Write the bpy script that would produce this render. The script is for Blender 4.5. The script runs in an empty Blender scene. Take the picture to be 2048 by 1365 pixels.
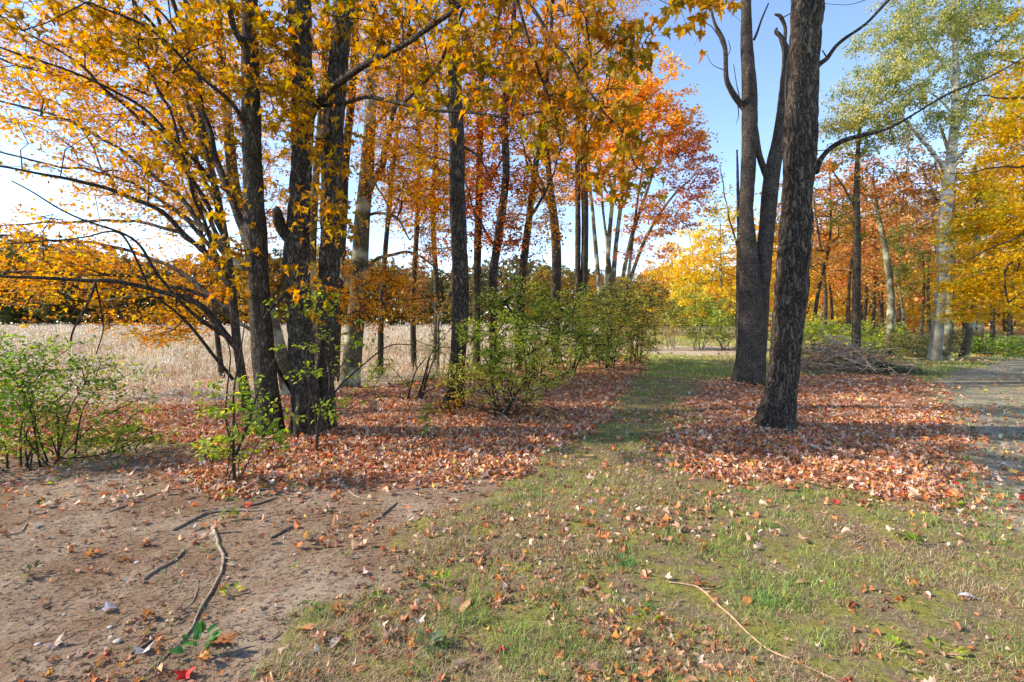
import bpy, math, random
import numpy as np
from math import radians as RAD
rng = np.random.default_rng(7)
random.seed(7)
S = bpy.context.scene
COL = S.collection

# ------------------------------------------------------------------ camera, sky, sun, exposure
F = 967.0; H = 1.6; HOR = 650.0         # focal length in pixels of a 2048 px frame, eye height, horizon row
cd = bpy.data.cameras.new('camera'); cam = bpy.data.objects.new('camera', cd); COL.objects.link(cam)
cam.location = (0, 0, H); cam.rotation_euler = (RAD(90), 0, 0)
cd.sensor_width = 36; cd.lens = F/2048*36; cd.shift_y = -(682.5-HOR)/2048
cd.clip_start = .05; cd.clip_end = 4000
S.camera = cam
SUN_EL = 34.0; SUN_AZ = -91.0           # degrees to the left of the view direction
w = bpy.data.worlds.new('World'); S.world = w; w.use_nodes = True
nt = w.node_tree; bg = nt.nodes['Background']
sky = nt.nodes.new('ShaderNodeTexSky'); sky.sky_type = 'NISHITA'; sky.sun_disc = False
sky.sun_elevation = RAD(SUN_EL); sky.sun_rotation = RAD(SUN_AZ)
sky.air_density = .8; sky.dust_density = .0; sky.ozone_density = 2.2; sky.altitude = 200
nt.links.new(sky.outputs[0], bg.inputs[0]); bg.inputs[1].default_value = .15
sd = bpy.data.lights.new('sun', 'SUN'); sd.energy = 3.0; sd.angle = RAD(.8); sd.color = (1, .91, .76)
sun = bpy.data.objects.new('sun', sd); COL.objects.link(sun)
sun.rotation_euler = (RAD(90-SUN_EL), 0, RAD(-SUN_AZ+180))
S.view_settings.view_transform = 'Standard'; S.view_settings.look = 'None'
S.view_settings.exposure = 1.5; S.view_settings.gamma = 1
S.view_settings.use_white_balance = True; S.view_settings.white_balance_temperature = 6900; S.view_settings.white_balance_tint = 10

# ------------------------------------------------------------------ numpy noise
def _h(ix, iy, iz, s):
    n = (ix*374761393 + iy*668265263 + iz*2147483647 + s*1274126177) & 0xffffffff
    n = ((n ^ (n >> 13))*1274126177) & 0xffffffff
    n = n ^ (n >> 16)
    return (n & 0xffffff)/float(0xffffff)
def vnoise(x, y, z=0., s=0):
    x = np.asarray(x, float); y = np.asarray(y, float); z = np.zeros_like(x)+z
    ix = np.floor(x).astype(np.int64); iy = np.floor(y).astype(np.int64); iz = np.floor(z).astype(np.int64)
    fx = x-ix; fy = y-iy; fz = z-iz
    fx = fx*fx*(3-2*fx); fy = fy*fy*(3-2*fy); fz = fz*fz*(3-2*fz)
    def L(a, b, t): return a+(b-a)*t
    return L(L(L(_h(ix,iy,iz,s), _h(ix+1,iy,iz,s), fx), L(_h(ix,iy+1,iz,s), _h(ix+1,iy+1,iz,s), fx), fy),
             L(L(_h(ix,iy,iz+1,s), _h(ix+1,iy,iz+1,s), fx), L(_h(ix,iy+1,iz+1,s), _h(ix+1,iy+1,iz+1,s), fx), fy), fz)
def fbm(x, y, z=0., s=0, o=4):
    t = 0; a = .5; n = 0
    for i in range(o):
        t = t+a*vnoise(x, y, z, s+i); n += a; a *= .5; x = x*2.03; y = y*2.03; z = z*2.03
    return t/n

# ------------------------------------------------------------------ ground height and picture helpers
def hgt(x, y):
    x = np.asarray(x, float); y = np.asarray(y, float)
    r = .0125*np.logaddexp(0, (y-12)/3.)*3
    r = np.minimum(r, 1.6)
    near = (fbm(x*.6+9, y*.6, 0, 3, 3)-.5)*.10+(fbm(x*3, y*3, 0, 5, 3)-.5)*.035
    return r+near*np.clip(1-y/60, .2, 1)
def P(px, py, Y): return np.array([(px-1024)/F*Y, Y, H+(HOR-py)/F*Y])
def G(px, py):
    Y = H*F/(py-HOR)
    for i in range(12):
        Y = .5*Y+.5*(H-.0125*3*math.log(1+math.exp((min(Y, 200)-12)/3)))*F/(py-HOR)
    return np.array([(px-1024)/F*Y, Y])
def G3(px, py):
    g = G(px, py); return np.array([g[0], g[1], float(hgt(g[0], g[1]))])

# ------------------------------------------------------------------ object helpers
def thing(name, label, cat, loc, group=None):
    o = bpy.data.objects.new(name, None); COL.objects.link(o); o.location = [float(v) for v in loc]
    o.empty_display_size = .2
    o['label'] = label; o['category'] = cat
    if group: o['group'] = group
    return o
def tag(o, label=None, cat=None, group=None, kind=None):
    if label: o['label'] = label
    if cat: o['category'] = cat
    if group: o['group'] = group
    if kind: o['kind'] = kind
    return o
def copy_tree(o, parent=None):
    c = o.copy(); COL.objects.link(c); c.parent = parent
    for ch in list(o.children): copy_tree(ch, c)
    return c
def mesh(name, V, Fs, mat, parent=None, col=None, smooth=True, attrs=None, origin=None):
    """V (n,3) in world space; Fs list of (m,k) index arrays"""
    V = np.asarray(V, float)
    off = np.zeros(3)
    if parent is not None:
        p = parent
        while p is not None: off = off+np.array(p.location[:]); p = p.parent
    elif origin is not None: off = np.array(origin, float)
    V = V-off
    me = bpy.data.meshes.new(name)
    me.vertices.add(len(V)); me.vertices.foreach_set('co', V.astype(np.float32).ravel())
    Fs = [np.asarray(f) for f in Fs if len(f)]
    idx = np.concatenate([f.ravel() for f in Fs]); cnt = np.concatenate([np.full(len(f), f.shape[1]) for f in Fs])
    me.loops.add(len(idx)); me.loops.foreach_set('vertex_index', idx.astype(np.int32))
    st = np.concatenate([[0], np.cumsum(cnt)[:-1]])
    me.polygons.add(len(cnt)); me.polygons.foreach_set('loop_start', st.astype(np.int32))
    me.polygons.foreach_set('loop_total', cnt.astype(np.int32))
    me.polygons.foreach_set('use_smooth', np.full(len(cnt), bool(smooth)))
    if col is not None:
        a = me.attributes.new('col', 'FLOAT_COLOR', 'POINT')
        c4 = np.ones((len(V), 4), np.float32); c4[:, :3] = col; a.data.foreach_set('color', c4.ravel())
    for k, v in (attrs or {}).items():
        a = me.attributes.new(k, 'FLOAT', 'POINT'); a.data.foreach_set('value', np.asarray(v, np.float32))
    me.materials.append(mat); me.update(calc_edges=True)
    o = bpy.data.objects.new(name, me); COL.objects.link(o)
    if parent is not None: o.parent = parent
    elif origin is not None: o.location = [float(v) for v in off]
    return o

# ------------------------------------------------------------------ materials
def newmat(name):
    m = bpy.data.materials.new(name); m.use_nodes = True
    n = m.node_tree; b = n.nodes['Principled BSDF']; return m, n, b
def leafmat(name, trans=.45, rough=.55, sat=1.15):
    m, n, b = newmat(name); L = n.links
    a = n.nodes.new('ShaderNodeAttribute'); a.attribute_name = 'col'
    L.new(a.outputs['Color'], b.inputs['Base Color']); b.inputs['Roughness'].default_value = rough
    b.inputs['Specular IOR Level'].default_value = .3
    t = n.nodes.new('ShaderNodeBsdfTranslucent'); hs = n.nodes.new('ShaderNodeHueSaturation')
    hs.inputs['Saturation'].default_value = sat; hs.inputs['Value'].default_value = 1.25
    L.new(a.outputs['Color'], hs.inputs['Color']); L.new(hs.outputs[0], t.inputs[0])
    mx = n.nodes.new('ShaderNodeMixShader'); mx.inputs[0].default_value = trans
    L.new(b.outputs[0], mx.inputs[1]); L.new(t.outputs[0], mx.inputs[2])
    L.new(mx.outputs[0], n.nodes['Material Output'].inputs[0])
    return m
M_leaf = leafmat('autumn_leaf', .56)
M_green = leafmat('green_leaf', .5, .5)
M_dry = leafmat('dry_leaf', .2, .65, 1.0)
M_grass = leafmat('grass_blade', .3, .6, 1.0)
def ramp(n, stops):
    r = n.nodes.new('ShaderNodeValToRGB'); cr = r.color_ramp
    while len(cr.elements) > 1: cr.elements.remove(cr.elements[-1])
    for i, (p, c) in enumerate(stops):
        e = cr.elements[0] if i == 0 else cr.elements.new(p)
        e.position = p; e.color = (*c, 1)
    return r
def barkmat(name, c0, c1, c2, scale=1., zs=.22, bump=.5, moss=None, lichen=None):
    m, n, b = newmat(name); L = n.links
    tc = n.nodes.new('ShaderNodeTexCoord'); mp = n.nodes.new('ShaderNodeMapping')
    mp.inputs['Scale'].default_value = (scale, scale, scale*zs); L.new(tc.outputs['Object'], mp.inputs[0])
    def rid(sc, det, dist, src):
        q = n.nodes.new('ShaderNodeTexNoise'); q.inputs['Scale'].default_value = sc; q.inputs['Detail'].default_value = det
        q.inputs['Distortion'].default_value = dist; q.inputs['Roughness'].default_value = .6; L.new(src, q.inputs['Vector'])
        a = n.nodes.new('ShaderNodeMath'); a.operation = 'MULTIPLY_ADD'; a.inputs[1].default_value = 2; a.inputs[2].default_value = -1; L.new(q.outputs[0], a.inputs[0])
        c = n.nodes.new('ShaderNodeMath'); c.operation = 'ABSOLUTE'; L.new(a.outputs[0], c.inputs[0]); return c.outputs[0]
    mp2 = n.nodes.new('ShaderNodeMapping'); mp2.inputs['Scale'].default_value = (scale, scale, scale*.9); L.new(tc.outputs['Object'], mp2.inputs[0])
    r1 = rid(19, 5, .8, mp.outputs[0]); r3 = rid(34, 4, .6, mp2.outputs[0])
    mn = n.nodes.new('ShaderNodeMath'); mn.operation = 'MULTIPLY_ADD'; L.new(r3, mn.inputs[0]); mn.inputs[1].default_value = .6; L.new(r1, mn.inputs[2])
    r = ramp(n, [(.12, c0), (.3, c1), (.62, c2)]); L.new(mn.outputs[0], r.inputs[0])
    n2 = n.nodes.new('ShaderNodeTexNoise'); n2.inputs['Scale'].default_value = 3.5; n2.inputs['Detail'].default_value = 5
    L.new(tc.outputs['Object'], n2.inputs['Vector'])
    r2 = ramp(n, [(.3, (.6, .6, .6)), (.7, (1.25, 1.25, 1.25))]); L.new(n2.outputs[0], r2.inputs[0])
    mu = n.nodes.new('ShaderNodeMix'); mu.data_type = 'RGBA'; mu.blend_type = 'MULTIPLY'; mu.inputs[0].default_value = 1
    L.new(r.outputs[0], mu.inputs[6]); L.new(r2.outputs[0], mu.inputs[7]); out = mu.outputs[2]
    n3 = n.nodes.new('ShaderNodeTexNoise'); n3.inputs['Scale'].default_value = 1.7; n3.inputs['Detail'].default_value = 6
    L.new(tc.outputs['Object'], n3.inputs['Vector'])
    if lichen:
        rr = ramp(n, [(.5, (0, 0, 0)), (.62, (1, 1, 1))]); L.new(n3.outputs[0], rr.inputs[0])
        mm = n.nodes.new('ShaderNodeMix'); mm.data_type = 'RGBA'; L.new(rr.outputs[0], mm.inputs[0])
        L.new(out, mm.inputs[6]); mm.inputs[7].default_value = (*lichen, 1); out = mm.outputs[2]
    if moss:
        sp = n.nodes.new('ShaderNodeSeparateXYZ'); L.new(tc.outputs['Object'], sp.inputs[0])
        mr = n.nodes.new('ShaderNodeMapRange'); mr.inputs[1].default_value = .35; mr.inputs[2].default_value = 0
        L.new(sp.outputs[2], mr.inputs[0])
        mth = n.nodes.new('ShaderNodeMath'); mth.operation = 'MULTIPLY'; L.new(mr.outputs[0], mth.inputs[0]); L.new(n3.outputs[0], mth.inputs[1])
        rr = ramp(n, [(.36, (0, 0, 0)), (.6, (.8, .8, .8))]); L.new(mth.outputs[0], rr.inputs[0])
        mm = n.nodes.new('ShaderNodeMix'); mm.data_type = 'RGBA'; L.new(rr.outputs[0], mm.inputs[0])
        L.new(out, mm.inputs[6]); mm.inputs[7].default_value = (*moss, 1); out = mm.outputs[2]
    L.new(out, b.inputs['Base Color']); b.inputs['Roughness'].default_value = .9
    b.inputs['Specular IOR Level'].default_value = .15
    bp = n.nodes.new('ShaderNodeBump'); bp.inputs['Strength'].default_value = 1; bp.inputs['Distance'].default_value = .035*bump
    L.new(mn.outputs[0], bp.inputs['Height']); L.new(bp.outputs[0], b.inputs['Normal'])
    return m
M_bark_big = barkmat('furrowed_brown_bark', (.028,.021,.016), (.145,.112,.086), (.29,.235,.185), 1.0, .26, .9, moss=(.08,.085,.03))
M_bark_dark = barkmat('dark_maple_bark', (.03,.023,.018), (.13,.102,.078), (.31,.25,.195), 1.1, .3, .9)
M_bark_grey = barkmat('grey_brown_bark', (.035,.028,.02), (.14,.11,.08), (.3,.245,.18), 1.5, .25, .6)
M_bark_pale = barkmat('pale_olive_bark', (.07,.058,.036), (.17,.145,.095), (.29,.25,.175), 1.1, .4, .3, lichen=(.36,.36,.25))
M_bark_speck = barkmat('speckled_grey_bark', (.035,.028,.023), (.16,.13,.11), (.34,.29,.24), 1.8, .6, .7, moss=(.07,.1,.02))
M_twig = barkmat('twig_bark', (.04,.03,.025), (.07,.055,.04), (.12,.095,.075), 3, .3, .2)
M_twig_pale = barkmat('pale_twig_bark', (.15,.12,.09), (.3,.25,.19), (.42,.36,.28), 3, .3, .2)
def birchmat():
    m, n, b = newmat('white_birch_bark'); L = n.links
    tc = n.nodes.new('ShaderNodeTexCoord'); mp = n.nodes.new('ShaderNodeMapping')
    mp.inputs['Scale'].default_value = (1.2, 1.2, 5); L.new(tc.outputs['Object'], mp.inputs[0])
    nz = n.nodes.new('ShaderNodeTexNoise'); nz.inputs['Scale'].default_value = 1.6; nz.inputs['Detail'].default_value = 5; nz.inputs['Roughness'].default_value = .65
    L.new(mp.outputs[0], nz.inputs['Vector'])
    r = ramp(n, [(.36, (.05,.045,.04)), (.47, (.36,.34,.29)), (.64, (.66,.63,.56))]); L.new(nz.outputs[0], r.inputs[0])
    sp = n.nodes.new('ShaderNodeSeparateXYZ'); L.new(tc.outputs['Object'], sp.inputs[0])
    mr = n.nodes.new('ShaderNodeMapRange'); mr.inputs[1].default_value = 2.5; mr.inputs[2].default_value = 6.5; L.new(sp.outputs[2], mr.inputs[0])
    n2 = n.nodes.new('ShaderNodeTexNoise'); n2.inputs['Scale'].default_value = 2.5; n2.inputs['Detail'].default_value = 6; L.new(tc.outputs['Object'], n2.inputs['Vector'])
    r2 = ramp(n, [(.3, (.1,.085,.06)), (.7, (.32,.28,.2))]); L.new(n2.outputs[0], r2.inputs[0])
    mm = n.nodes.new('ShaderNodeMix'); mm.data_type = 'RGBA'; L.new(mr.outputs[0], mm.inputs[0]); L.new(r2.outputs[0], mm.inputs[6]); L.new(r.outputs[0], mm.inputs[7])
    L.new(mm.outputs[2], b.inputs['Base Color']); b.inputs['Roughness'].default_value = .7
    return m
M_birch = birchmat()
def simplemat(name, c, v=.25, scale=40, rough=.8, bump=0):
    m, n, b = newmat(name); L = n.links
    tc = n.nodes.new('ShaderNodeTexCoord'); nz = n.nodes.new('ShaderNodeTexNoise'); nz.inputs['Scale'].default_value = scale; nz.inputs['Detail'].default_value = 5
    L.new(tc.outputs['Object'], nz.inputs['Vector'])
    r = ramp(n, [(.3, tuple(x*(1-v) for x in c)), (.7, tuple(min(1, x*(1+v)) for x in c))]); L.new(nz.outputs[0], r.inputs[0])
    L.new(r.outputs[0], b.inputs['Base Color']); b.inputs['Roughness'].default_value = rough
    if bump:
        bp = n.nodes.new('ShaderNodeBump'); bp.inputs['Strength'].default_value = bump; bp.inputs['Distance'].default_value = .005
        L.new(nz.outputs[0], bp.inputs['Height']); L.new(bp.outputs[0], b.inputs['Normal'])
    return m
M_stick = simplemat('weathered_stick', (.24,.19,.14), .5, 60, bump=.5)
M_stick_dark = simplemat('dark_stick', (.09,.065,.05), .5, 60, bump=.5)
M_cane = simplemat('tan_cane', (.46,.29,.17), .25, 30, .6)
M_stone = simplemat('pebble', (.42,.38,.34), .3, 50)

# ------------------------------------------------------------------ geometry helpers
def catmull(pts, n):
    pts = np.asarray(pts, float); m = len(pts)
    if m == 2:
        t = np.linspace(0, 1, n)[:, None]; return pts[0]*(1-t)+pts[1]*t
    q = np.vstack([2*pts[0]-pts[1], pts, 2*pts[-1]-pts[-2]])
    t = np.linspace(0, m-1-1e-9, n); i = t.astype(int); f = (t-i)[:, None]
    a, b, c, d = q[i], q[i+1], q[i+2], q[i+3]
    return .5*((2*b)+(-a+c)*f+(2*a-5*b+4*c-d)*f**2+(-a+3*b-3*c+d)*f**3)
def tube(path, rad, sides, disp=0., dfreq=9, zf=.22, flare=None, seed=0, fine=0.):
    path = np.asarray(path, float); n = len(path); rad = np.asarray(rad, float)
    T = np.gradient(path, axis=0); T /= np.linalg.norm(T, axis=1)[:, None]+1e-12
    u = np.cross(T[0], [0.3, 1, .1]); u /= np.linalg.norm(u)
    U = np.zeros_like(path)
    for i in range(n):
        u = u-T[i]*np.dot(u, T[i]); u /= np.linalg.norm(u); U[i] = u
    W = np.cross(T, U)
    th = np.linspace(0, 2*np.pi, sides, endpoint=False)
    c = np.cos(th)[None, :, None]; s = np.sin(th)[None, :, None]
    D = U[:, None, :]*c+W[:, None, :]*s
    R = np.repeat(rad[:, None], sides, 1)
    if flare:
        amt, hh, lobes = flare
        hz = path[:, 2]-path[0, 2]
        e = np.exp(-hz/hh)[:, None]
        lob = .55+.45*np.sin(th*lobes+seed)[None]+.25*np.sin(th*(lobes+2)+seed*2.1)[None]
        R = R*(1+amt*e*lob)
    if disp:
        base = path[:, None, :]+D*R[:, :, None]
        x, y, z = base[..., 0].ravel(), base[..., 1].ravel(), base[..., 2].ravel()
        wv = vnoise(x*3, y*3, z*2, seed+5)*1.2
        a = vnoise(x*dfreq+wv, y*dfreq, z*dfreq*zf+wv*.5, seed); b = vnoise(x*dfreq*2.1, y*dfreq*2.1, z*dfreq*zf*2.3, seed+9)
        rid = 1-np.abs(2*a-1); rid2 = 1-np.abs(2*b-1)
        lo = vnoise(x*2.2, y*2.2, z*1.1, seed+3)-.5
        d = (rid**2*-1.0+.45*(.5-rid2))*disp+lo*disp*1.8
        R = R+d.reshape(R.shape)
    V = (path[:, None, :]+D*R[:, :, None]).reshape(-1, 3)
    i = np.arange(n-1)[:, None]*sides; j = np.arange(sides)[None]; k = (j+1) % sides
    Q = np.stack([i+j, i+k, i+sides+k, i+sides+j], -1).reshape(-1, 4)
    c0 = len(V); V = np.vstack([V, path[0], path[-1]])
    j = np.arange(sides); k = (j+1) % sides
    T1 = np.stack([np.full(sides, c0), k, j], -1); o = (n-1)*sides
    T2 = np.stack([np.full(sides, c0+1), o+j, o+k], -1)
    return V, Q, np.vstack([T1, T2])
class MB:
    def __init__(s): s.V = []; s.Q = []; s.T = []; s.C = []; s.n = 0
    def add(s, V, Q=None, T=None, C=None):
        s.V.append(V)
        if Q is not None and len(Q): s.Q.append(np.asarray(Q)+s.n)
        if T is not None and len(T): s.T.append(np.asarray(T)+s.n)
        if C is not None: s.C.append(C)
        s.n += len(V)
    def tube(s, *a, **k): s.add(*tube(*a, **k))
    def build(s, name, mat, parent=None, **k):
        if not s.n: return None
        fs = []
        if s.Q: fs.append(np.vstack(s.Q))
        if s.T: fs.append(np.vstack(s.T))
        return mesh(name, np.vstack(s.V), fs, mat, parent, col=np.vstack(s.C) if s.C else None, **k)
def segs(A, B, ra, rb, sides=4):
    """separate tapered prisms for many thin twigs at once"""
    A = np.asarray(A); B = np.asarray(B); n = len(A)
    if n == 0: return np.zeros((0, 3)), np.zeros((0, 4), int)
    T = B-A; T = T/(np.linalg.norm(T, axis=1)[:, None]+1e-9)
    ref = np.where(np.abs(T[:, 2:3]) > .9, [[1., 0, 0]], [[0, 0, 1.]])
    U = np.cross(T, ref); U /= np.linalg.norm(U, axis=1)[:, None]+1e-9; W = np.cross(T, U)
    th = np.linspace(0, 2*np.pi, sides, endpoint=False)
    D = U[:, None]*np.cos(th)[None, :, None]+W[:, None]*np.sin(th)[None, :, None]
    V = np.concatenate([A[:, None]+D*np.asarray(ra)[:, None, None], B[:, None]+D*np.asarray(rb)[:, None, None]], 1).reshape(-1, 3)
    j = np.arange(sides); k = (j+1) % sides
    q = np.stack([j, k, sides+k, sides+j], -1)
    Q = (np.arange(n)[:, None, None]*2*sides+q[None]).reshape(-1, 4)
    return V, Q
# leaf templates: outline points (x across, y along, z), fan from a centre
def fan(out, cz=0., cy=.35, fold=.12, curl=-.15):
    o = np.array(out, float); c = np.array([[0, cy]])
    p = np.vstack([c, o]); z = np.abs(p[:, 0])*fold*2+curl*(p[:, 1]-cy)**2*2
    V = np.column_stack([p, z]); n = len(o)
    T = np.stack([np.zeros(n, int), np.arange(n)+1, (np.arange(n)+1) % n+1], -1)
    return V, T
_r = [(.09,-.03),(.36,-.14),(.30,.07),(.62,.28),(.40,.33),(.44,.48),(.15,.44),(.24,.68),(.11,.66),(0,1.)]
MAPLE = fan([(0,.02)]+_r+[(-x*1.05, y*.96) for x, y in _r[-2::-1]], cy=.3, fold=.28, curl=-.4)
MAPLE_MID = fan([(0,0),(.4,-.12),(.25,.12),(.6,.38),(.2,.42),(0,1.),(-.2,.42),(-.6,.38),(-.25,.12),(-.4,-.12)], cy=.25)
TRI3 = fan([(0,0),(.5,.25),(.15,.4),(0,1),(-.15,.4),(-.5,.25)], cy=.3)
RHOMB = (np.array([[0,0,0],[.38,.45,.1],[0,1,0],[-.38,.45,.1]]), np.array([[0,1,2],[0,2,3]]))
OVAL = fan([(0,0),(.22,.18),(.3,.45),(.18,.78),(0,1),(-.18,.78),(-.3,.45),(-.22,.18)], cy=.45, fold=.2)
_o = [(.05,.05),(.16,.1),(.1,.2),(.28,.3),(.12,.38),(.38,.52),(.14,.58),(.34,.76),(.12,.78),(.14,.92),(0,1.)]
ROUND = fan([(0,0),(.3,-.04),(.42,.22),(.3,.34),(.4,.55),(.16,.72),(.1,.95),(-.2,.8),(-.34,.52),(-.26,.3),(-.44,.16),(-.2,-.02)], cy=.4, fold=.35, curl=-.5)
CURL = fan([(0,0),(.24,.1),(.3,.4),(.2,.75),(0,.95),(-.26,.7),(-.34,.4),(-.2,.08)], cy=.45, fold=.6, curl=-.7)
OAK = fan([(0,0)]+_o+[(-x, y) for x, y in _o[-2::-1]], cy=.5, fold=.1)
def leaves(tmpl, pos, size, yaw, pitch, roll, col, jit=.0):
    tv, tt = tmpl; n = len(pos); k = len(tv)
    v = tv[None]*np.asarray(size)[:, None, None]
    if jit: v = v*(1+jit*(rng.random((n, 1, 3))-.5))*np.array([1, 1, 1.])
    cr, sr = np.cos(roll)[:, None], np.sin(roll)[:, None]
    x, y, z = v[..., 0], v[..., 1], v[..., 2]
    x, z = x*cr+z*sr, -x*sr+z*cr
    cp, sp = np.cos(pitch)[:, None], np.sin(pitch)[:, None]
    y, z = y*cp-z*sp, y*sp+z*cp
    cy, sy = np.cos(yaw)[:, None], np.sin(yaw)[:, None]
    x, y = x*cy-y*sy, x*sy+y*cy
    V = (np.stack([x, y, z], -1)+pos[:, None]).reshape(-1, 3)
    T = (np.arange(n)[:, None, None]*k+tt[None]).reshape(-1, 3)
    return V, T, np.repeat(col, k, 0)
def pick(pal, n, var=.18, pos=None, sc=.5):
    """pal: list of (weight, rgb). colour per leaf, clumped by position"""
    wts = np.array([p[0] for p in pal], float); wts /= wts.sum(); cs = np.array([p[1] for p in pal])
    u = rng.random(n)
    if pos is not None:
        q = vnoise(pos[:, 0]*sc*2, pos[:, 1]*sc*2, pos[:, 2]*sc*2, 21); q = np.clip((q-.5)*1.7+.5, 0, .999)
        u = np.where(rng.random(n) < .6, q, u)
    i = np.searchsorted(np.cumsum(wts), u).clip(0, len(pal)-1)
    c = cs[i]*(1+var*rng.normal(size=(n, 1)))*(1+.06*rng.normal(size=(n, 3)))
    return np.clip(c, .004, .95)

# palettes
ORANGE = [(3, (.62,.26,.02)), (3, (.7,.36,.03)), (2, (.6,.18,.02)), (1, (.7,.46,.05))]
GOLD = [(3, (.66,.33,.02)), (2, (.6,.36,.02)), (3, (.62,.24,.015)), (.4, (.4,.3,.03))]
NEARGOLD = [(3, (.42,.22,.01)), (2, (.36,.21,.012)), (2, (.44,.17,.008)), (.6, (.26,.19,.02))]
RUST = [(3, (.55,.17,.03)), (2, (.45,.11,.03)), (2, (.6,.26,.05)), (1, (.35,.14,.05))]
REDPINK = [(3, (.78,.3,.03)), (3, (.8,.42,.08)), (1, (.68,.18,.03)), (1, (.8,.52,.16))]
CRIMSON = [(2, (.5,.14,.08)), (2, (.46,.2,.16)), (3, (.66,.3,.14))]
YELLOW = [(4, (.75,.48,.02)), (2, (.68,.38,.02)), (2, (.5,.42,.03)), (1, (.35,.36,.04))]
BRIGHTYEL = [(4, (.86,.6,.06)), (2, (.82,.42,.04)), (2, (.66,.58,.1))]
BIRCHLEAF = [(3, (.3,.34,.1)), (3, (.52,.48,.16)), (2, (.17,.25,.08)), (1.5, (.66,.55,.17))]
GREEN = [(3, (.17,.28,.04)), (2, (.27,.35,.05)), (2, (.1,.18,.03)), (1, (.42,.38,.06))]
YGREEN = [(3, (.36,.42,.06)), (3, (.25,.34,.05)), (1, (.52,.46,.08))]
OLIVE = [(3, (.14,.14,.05)), (2, (.22,.17,.07)), (2, (.09,.11,.04)), (1, (.3,.18,.06))]
TANBR = [(3, (.42,.24,.1)), (2, (.36,.16,.07)), (1, (.5,.32,.14))]
DRYL = [(3, (.52,.22,.095)), (3, (.58,.33,.2)), (2.2, (.55,.18,.05)), (3, (.63,.46,.35)), (2.4, (.29,.125,.065)), (.15, (.5,.05,.03)), (.4, (.68,.42,.09))]

# ------------------------------------------------------------------ trees
def px_path(pts, Y):
    out = []; rad = []
    for p in pts:
        yy = p[3] if len(p) > 3 else Y
        out.append(P(p[0], p[1], yy)); rad.append(p[2]*.48/F*yy/math.sqrt(1+((p[0]-1024)/F)**2))
    return np.array(out), np.array(rad)
def trunk(mb, pts, Y, sides=24, step=.06, disp=.0, flare=None, seed=1, ground=True, dfreq=9, zf=.22):
    """pts: (px, py, width px[, Y]) from the base up -> skeleton nodes"""
    p, r = px_path(pts, Y)
    if ground: p[0, 2] = float(hgt(p[0, 0], p[0, 1]))-.08
    L = np.linalg.norm(np.diff(p, axis=0), axis=1).sum(); n = max(8, int(L/step))
    q = catmull(np.column_stack([p, r]), n)
    mb.tube(q[:, :3], np.maximum(q[:, 3], .002), sides, disp=disp, flare=flare, seed=seed, dfreq=dfreq, zf=zf)
    m = max(4, int(L/.3)); s = q[np.linspace(0, n-1, m).astype(int)]
    return s
def blob(px, py, Y, rx, ry, rd, n):
    """n cluster centres in an ellipsoid given by its place in the picture and its depth"""
    v = rng.normal(size=(n, 3)); v /= np.linalg.norm(v, axis=1)[:, None]; v *= rng.random((n, 1))**(1/2.4)
    return P(px, py, Y)+v*np.array([rx*Y/F, rd, ry*Y/F])
def grow(skel, cl, step=.45, jit=.12, rt=.004, rexp=.5, up=.6, rmax=None):
    """join every cluster to the nearest part of the skeleton; returns segment arrays"""
    pos = [*skel[:, :3]]; par = [-1]*len(pos); rad0 = list(skel[:, 3]); ns = len(pos)
    cl = np.asarray(cl)
    d0 = np.min(np.linalg.norm(cl[:, None]-skel[None, :, :3], axis=2), axis=1)
    order = np.argsort(d0); arr = np.zeros((ns+len(cl)*14+10, 3)); arr[:ns] = skel[:, :3]; cnt = ns
    pd = np.zeros(len(arr)); term = []
    for ci in order:
        c = cl[ci]; dv = c-arr[:cnt]; d = np.linalg.norm(dv, axis=1)
        cost = d+np.where(dv[:, 2] < 0, -dv[:, 2]*up, 0)+pd[:cnt]*.12
        j = int(np.argmin(cost)); D = d[j]; k = int(min(12, max(1, round(D/step))))
        a = arr[j].copy(); prev = j
        side = np.cross(c-a, [0, 0, 1]); side = side/(np.linalg.norm(side)+1e-6)*rng.normal()*jit*.6
        for t in range(1, k+1):
            f = t/k; q = a*(1-f)+c*f+np.array([0, 0, 1])*math.sin(f*math.pi)*D*.10+side*math.sin(f*math.pi)*D
            if t < k: q = q+rng.normal(size=3)*jit*.18*min(D, 1)
            if cnt >= len(arr): break
            arr[cnt] = q; par.append(prev); pd[cnt] = pd[prev]+D/k; prev = cnt; cnt += 1
        term.append(prev)
    par = np.array(par[:cnt] if len(par) >= cnt else par+[-1]*(cnt-len(par)))
    w_ = np.zeros(cnt)
    for t in term: w_[t] += 1
    for i in range(cnt-1, ns-1, -1):
        if par[i] >= 0: w_[par[i]] += w_[i]
    r = rt*np.maximum(w_, 1)**rexp
    if rmax: r = np.minimum(r, rmax)
    i = np.arange(ns, cnt); pr = par[i]
    ra = np.where(pr < ns, r[i]*1.15, np.minimum(r[pr], r[i]*1.35))
    return arr[pr], arr[i], ra, r[i], arr[np.array(term)]
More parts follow.
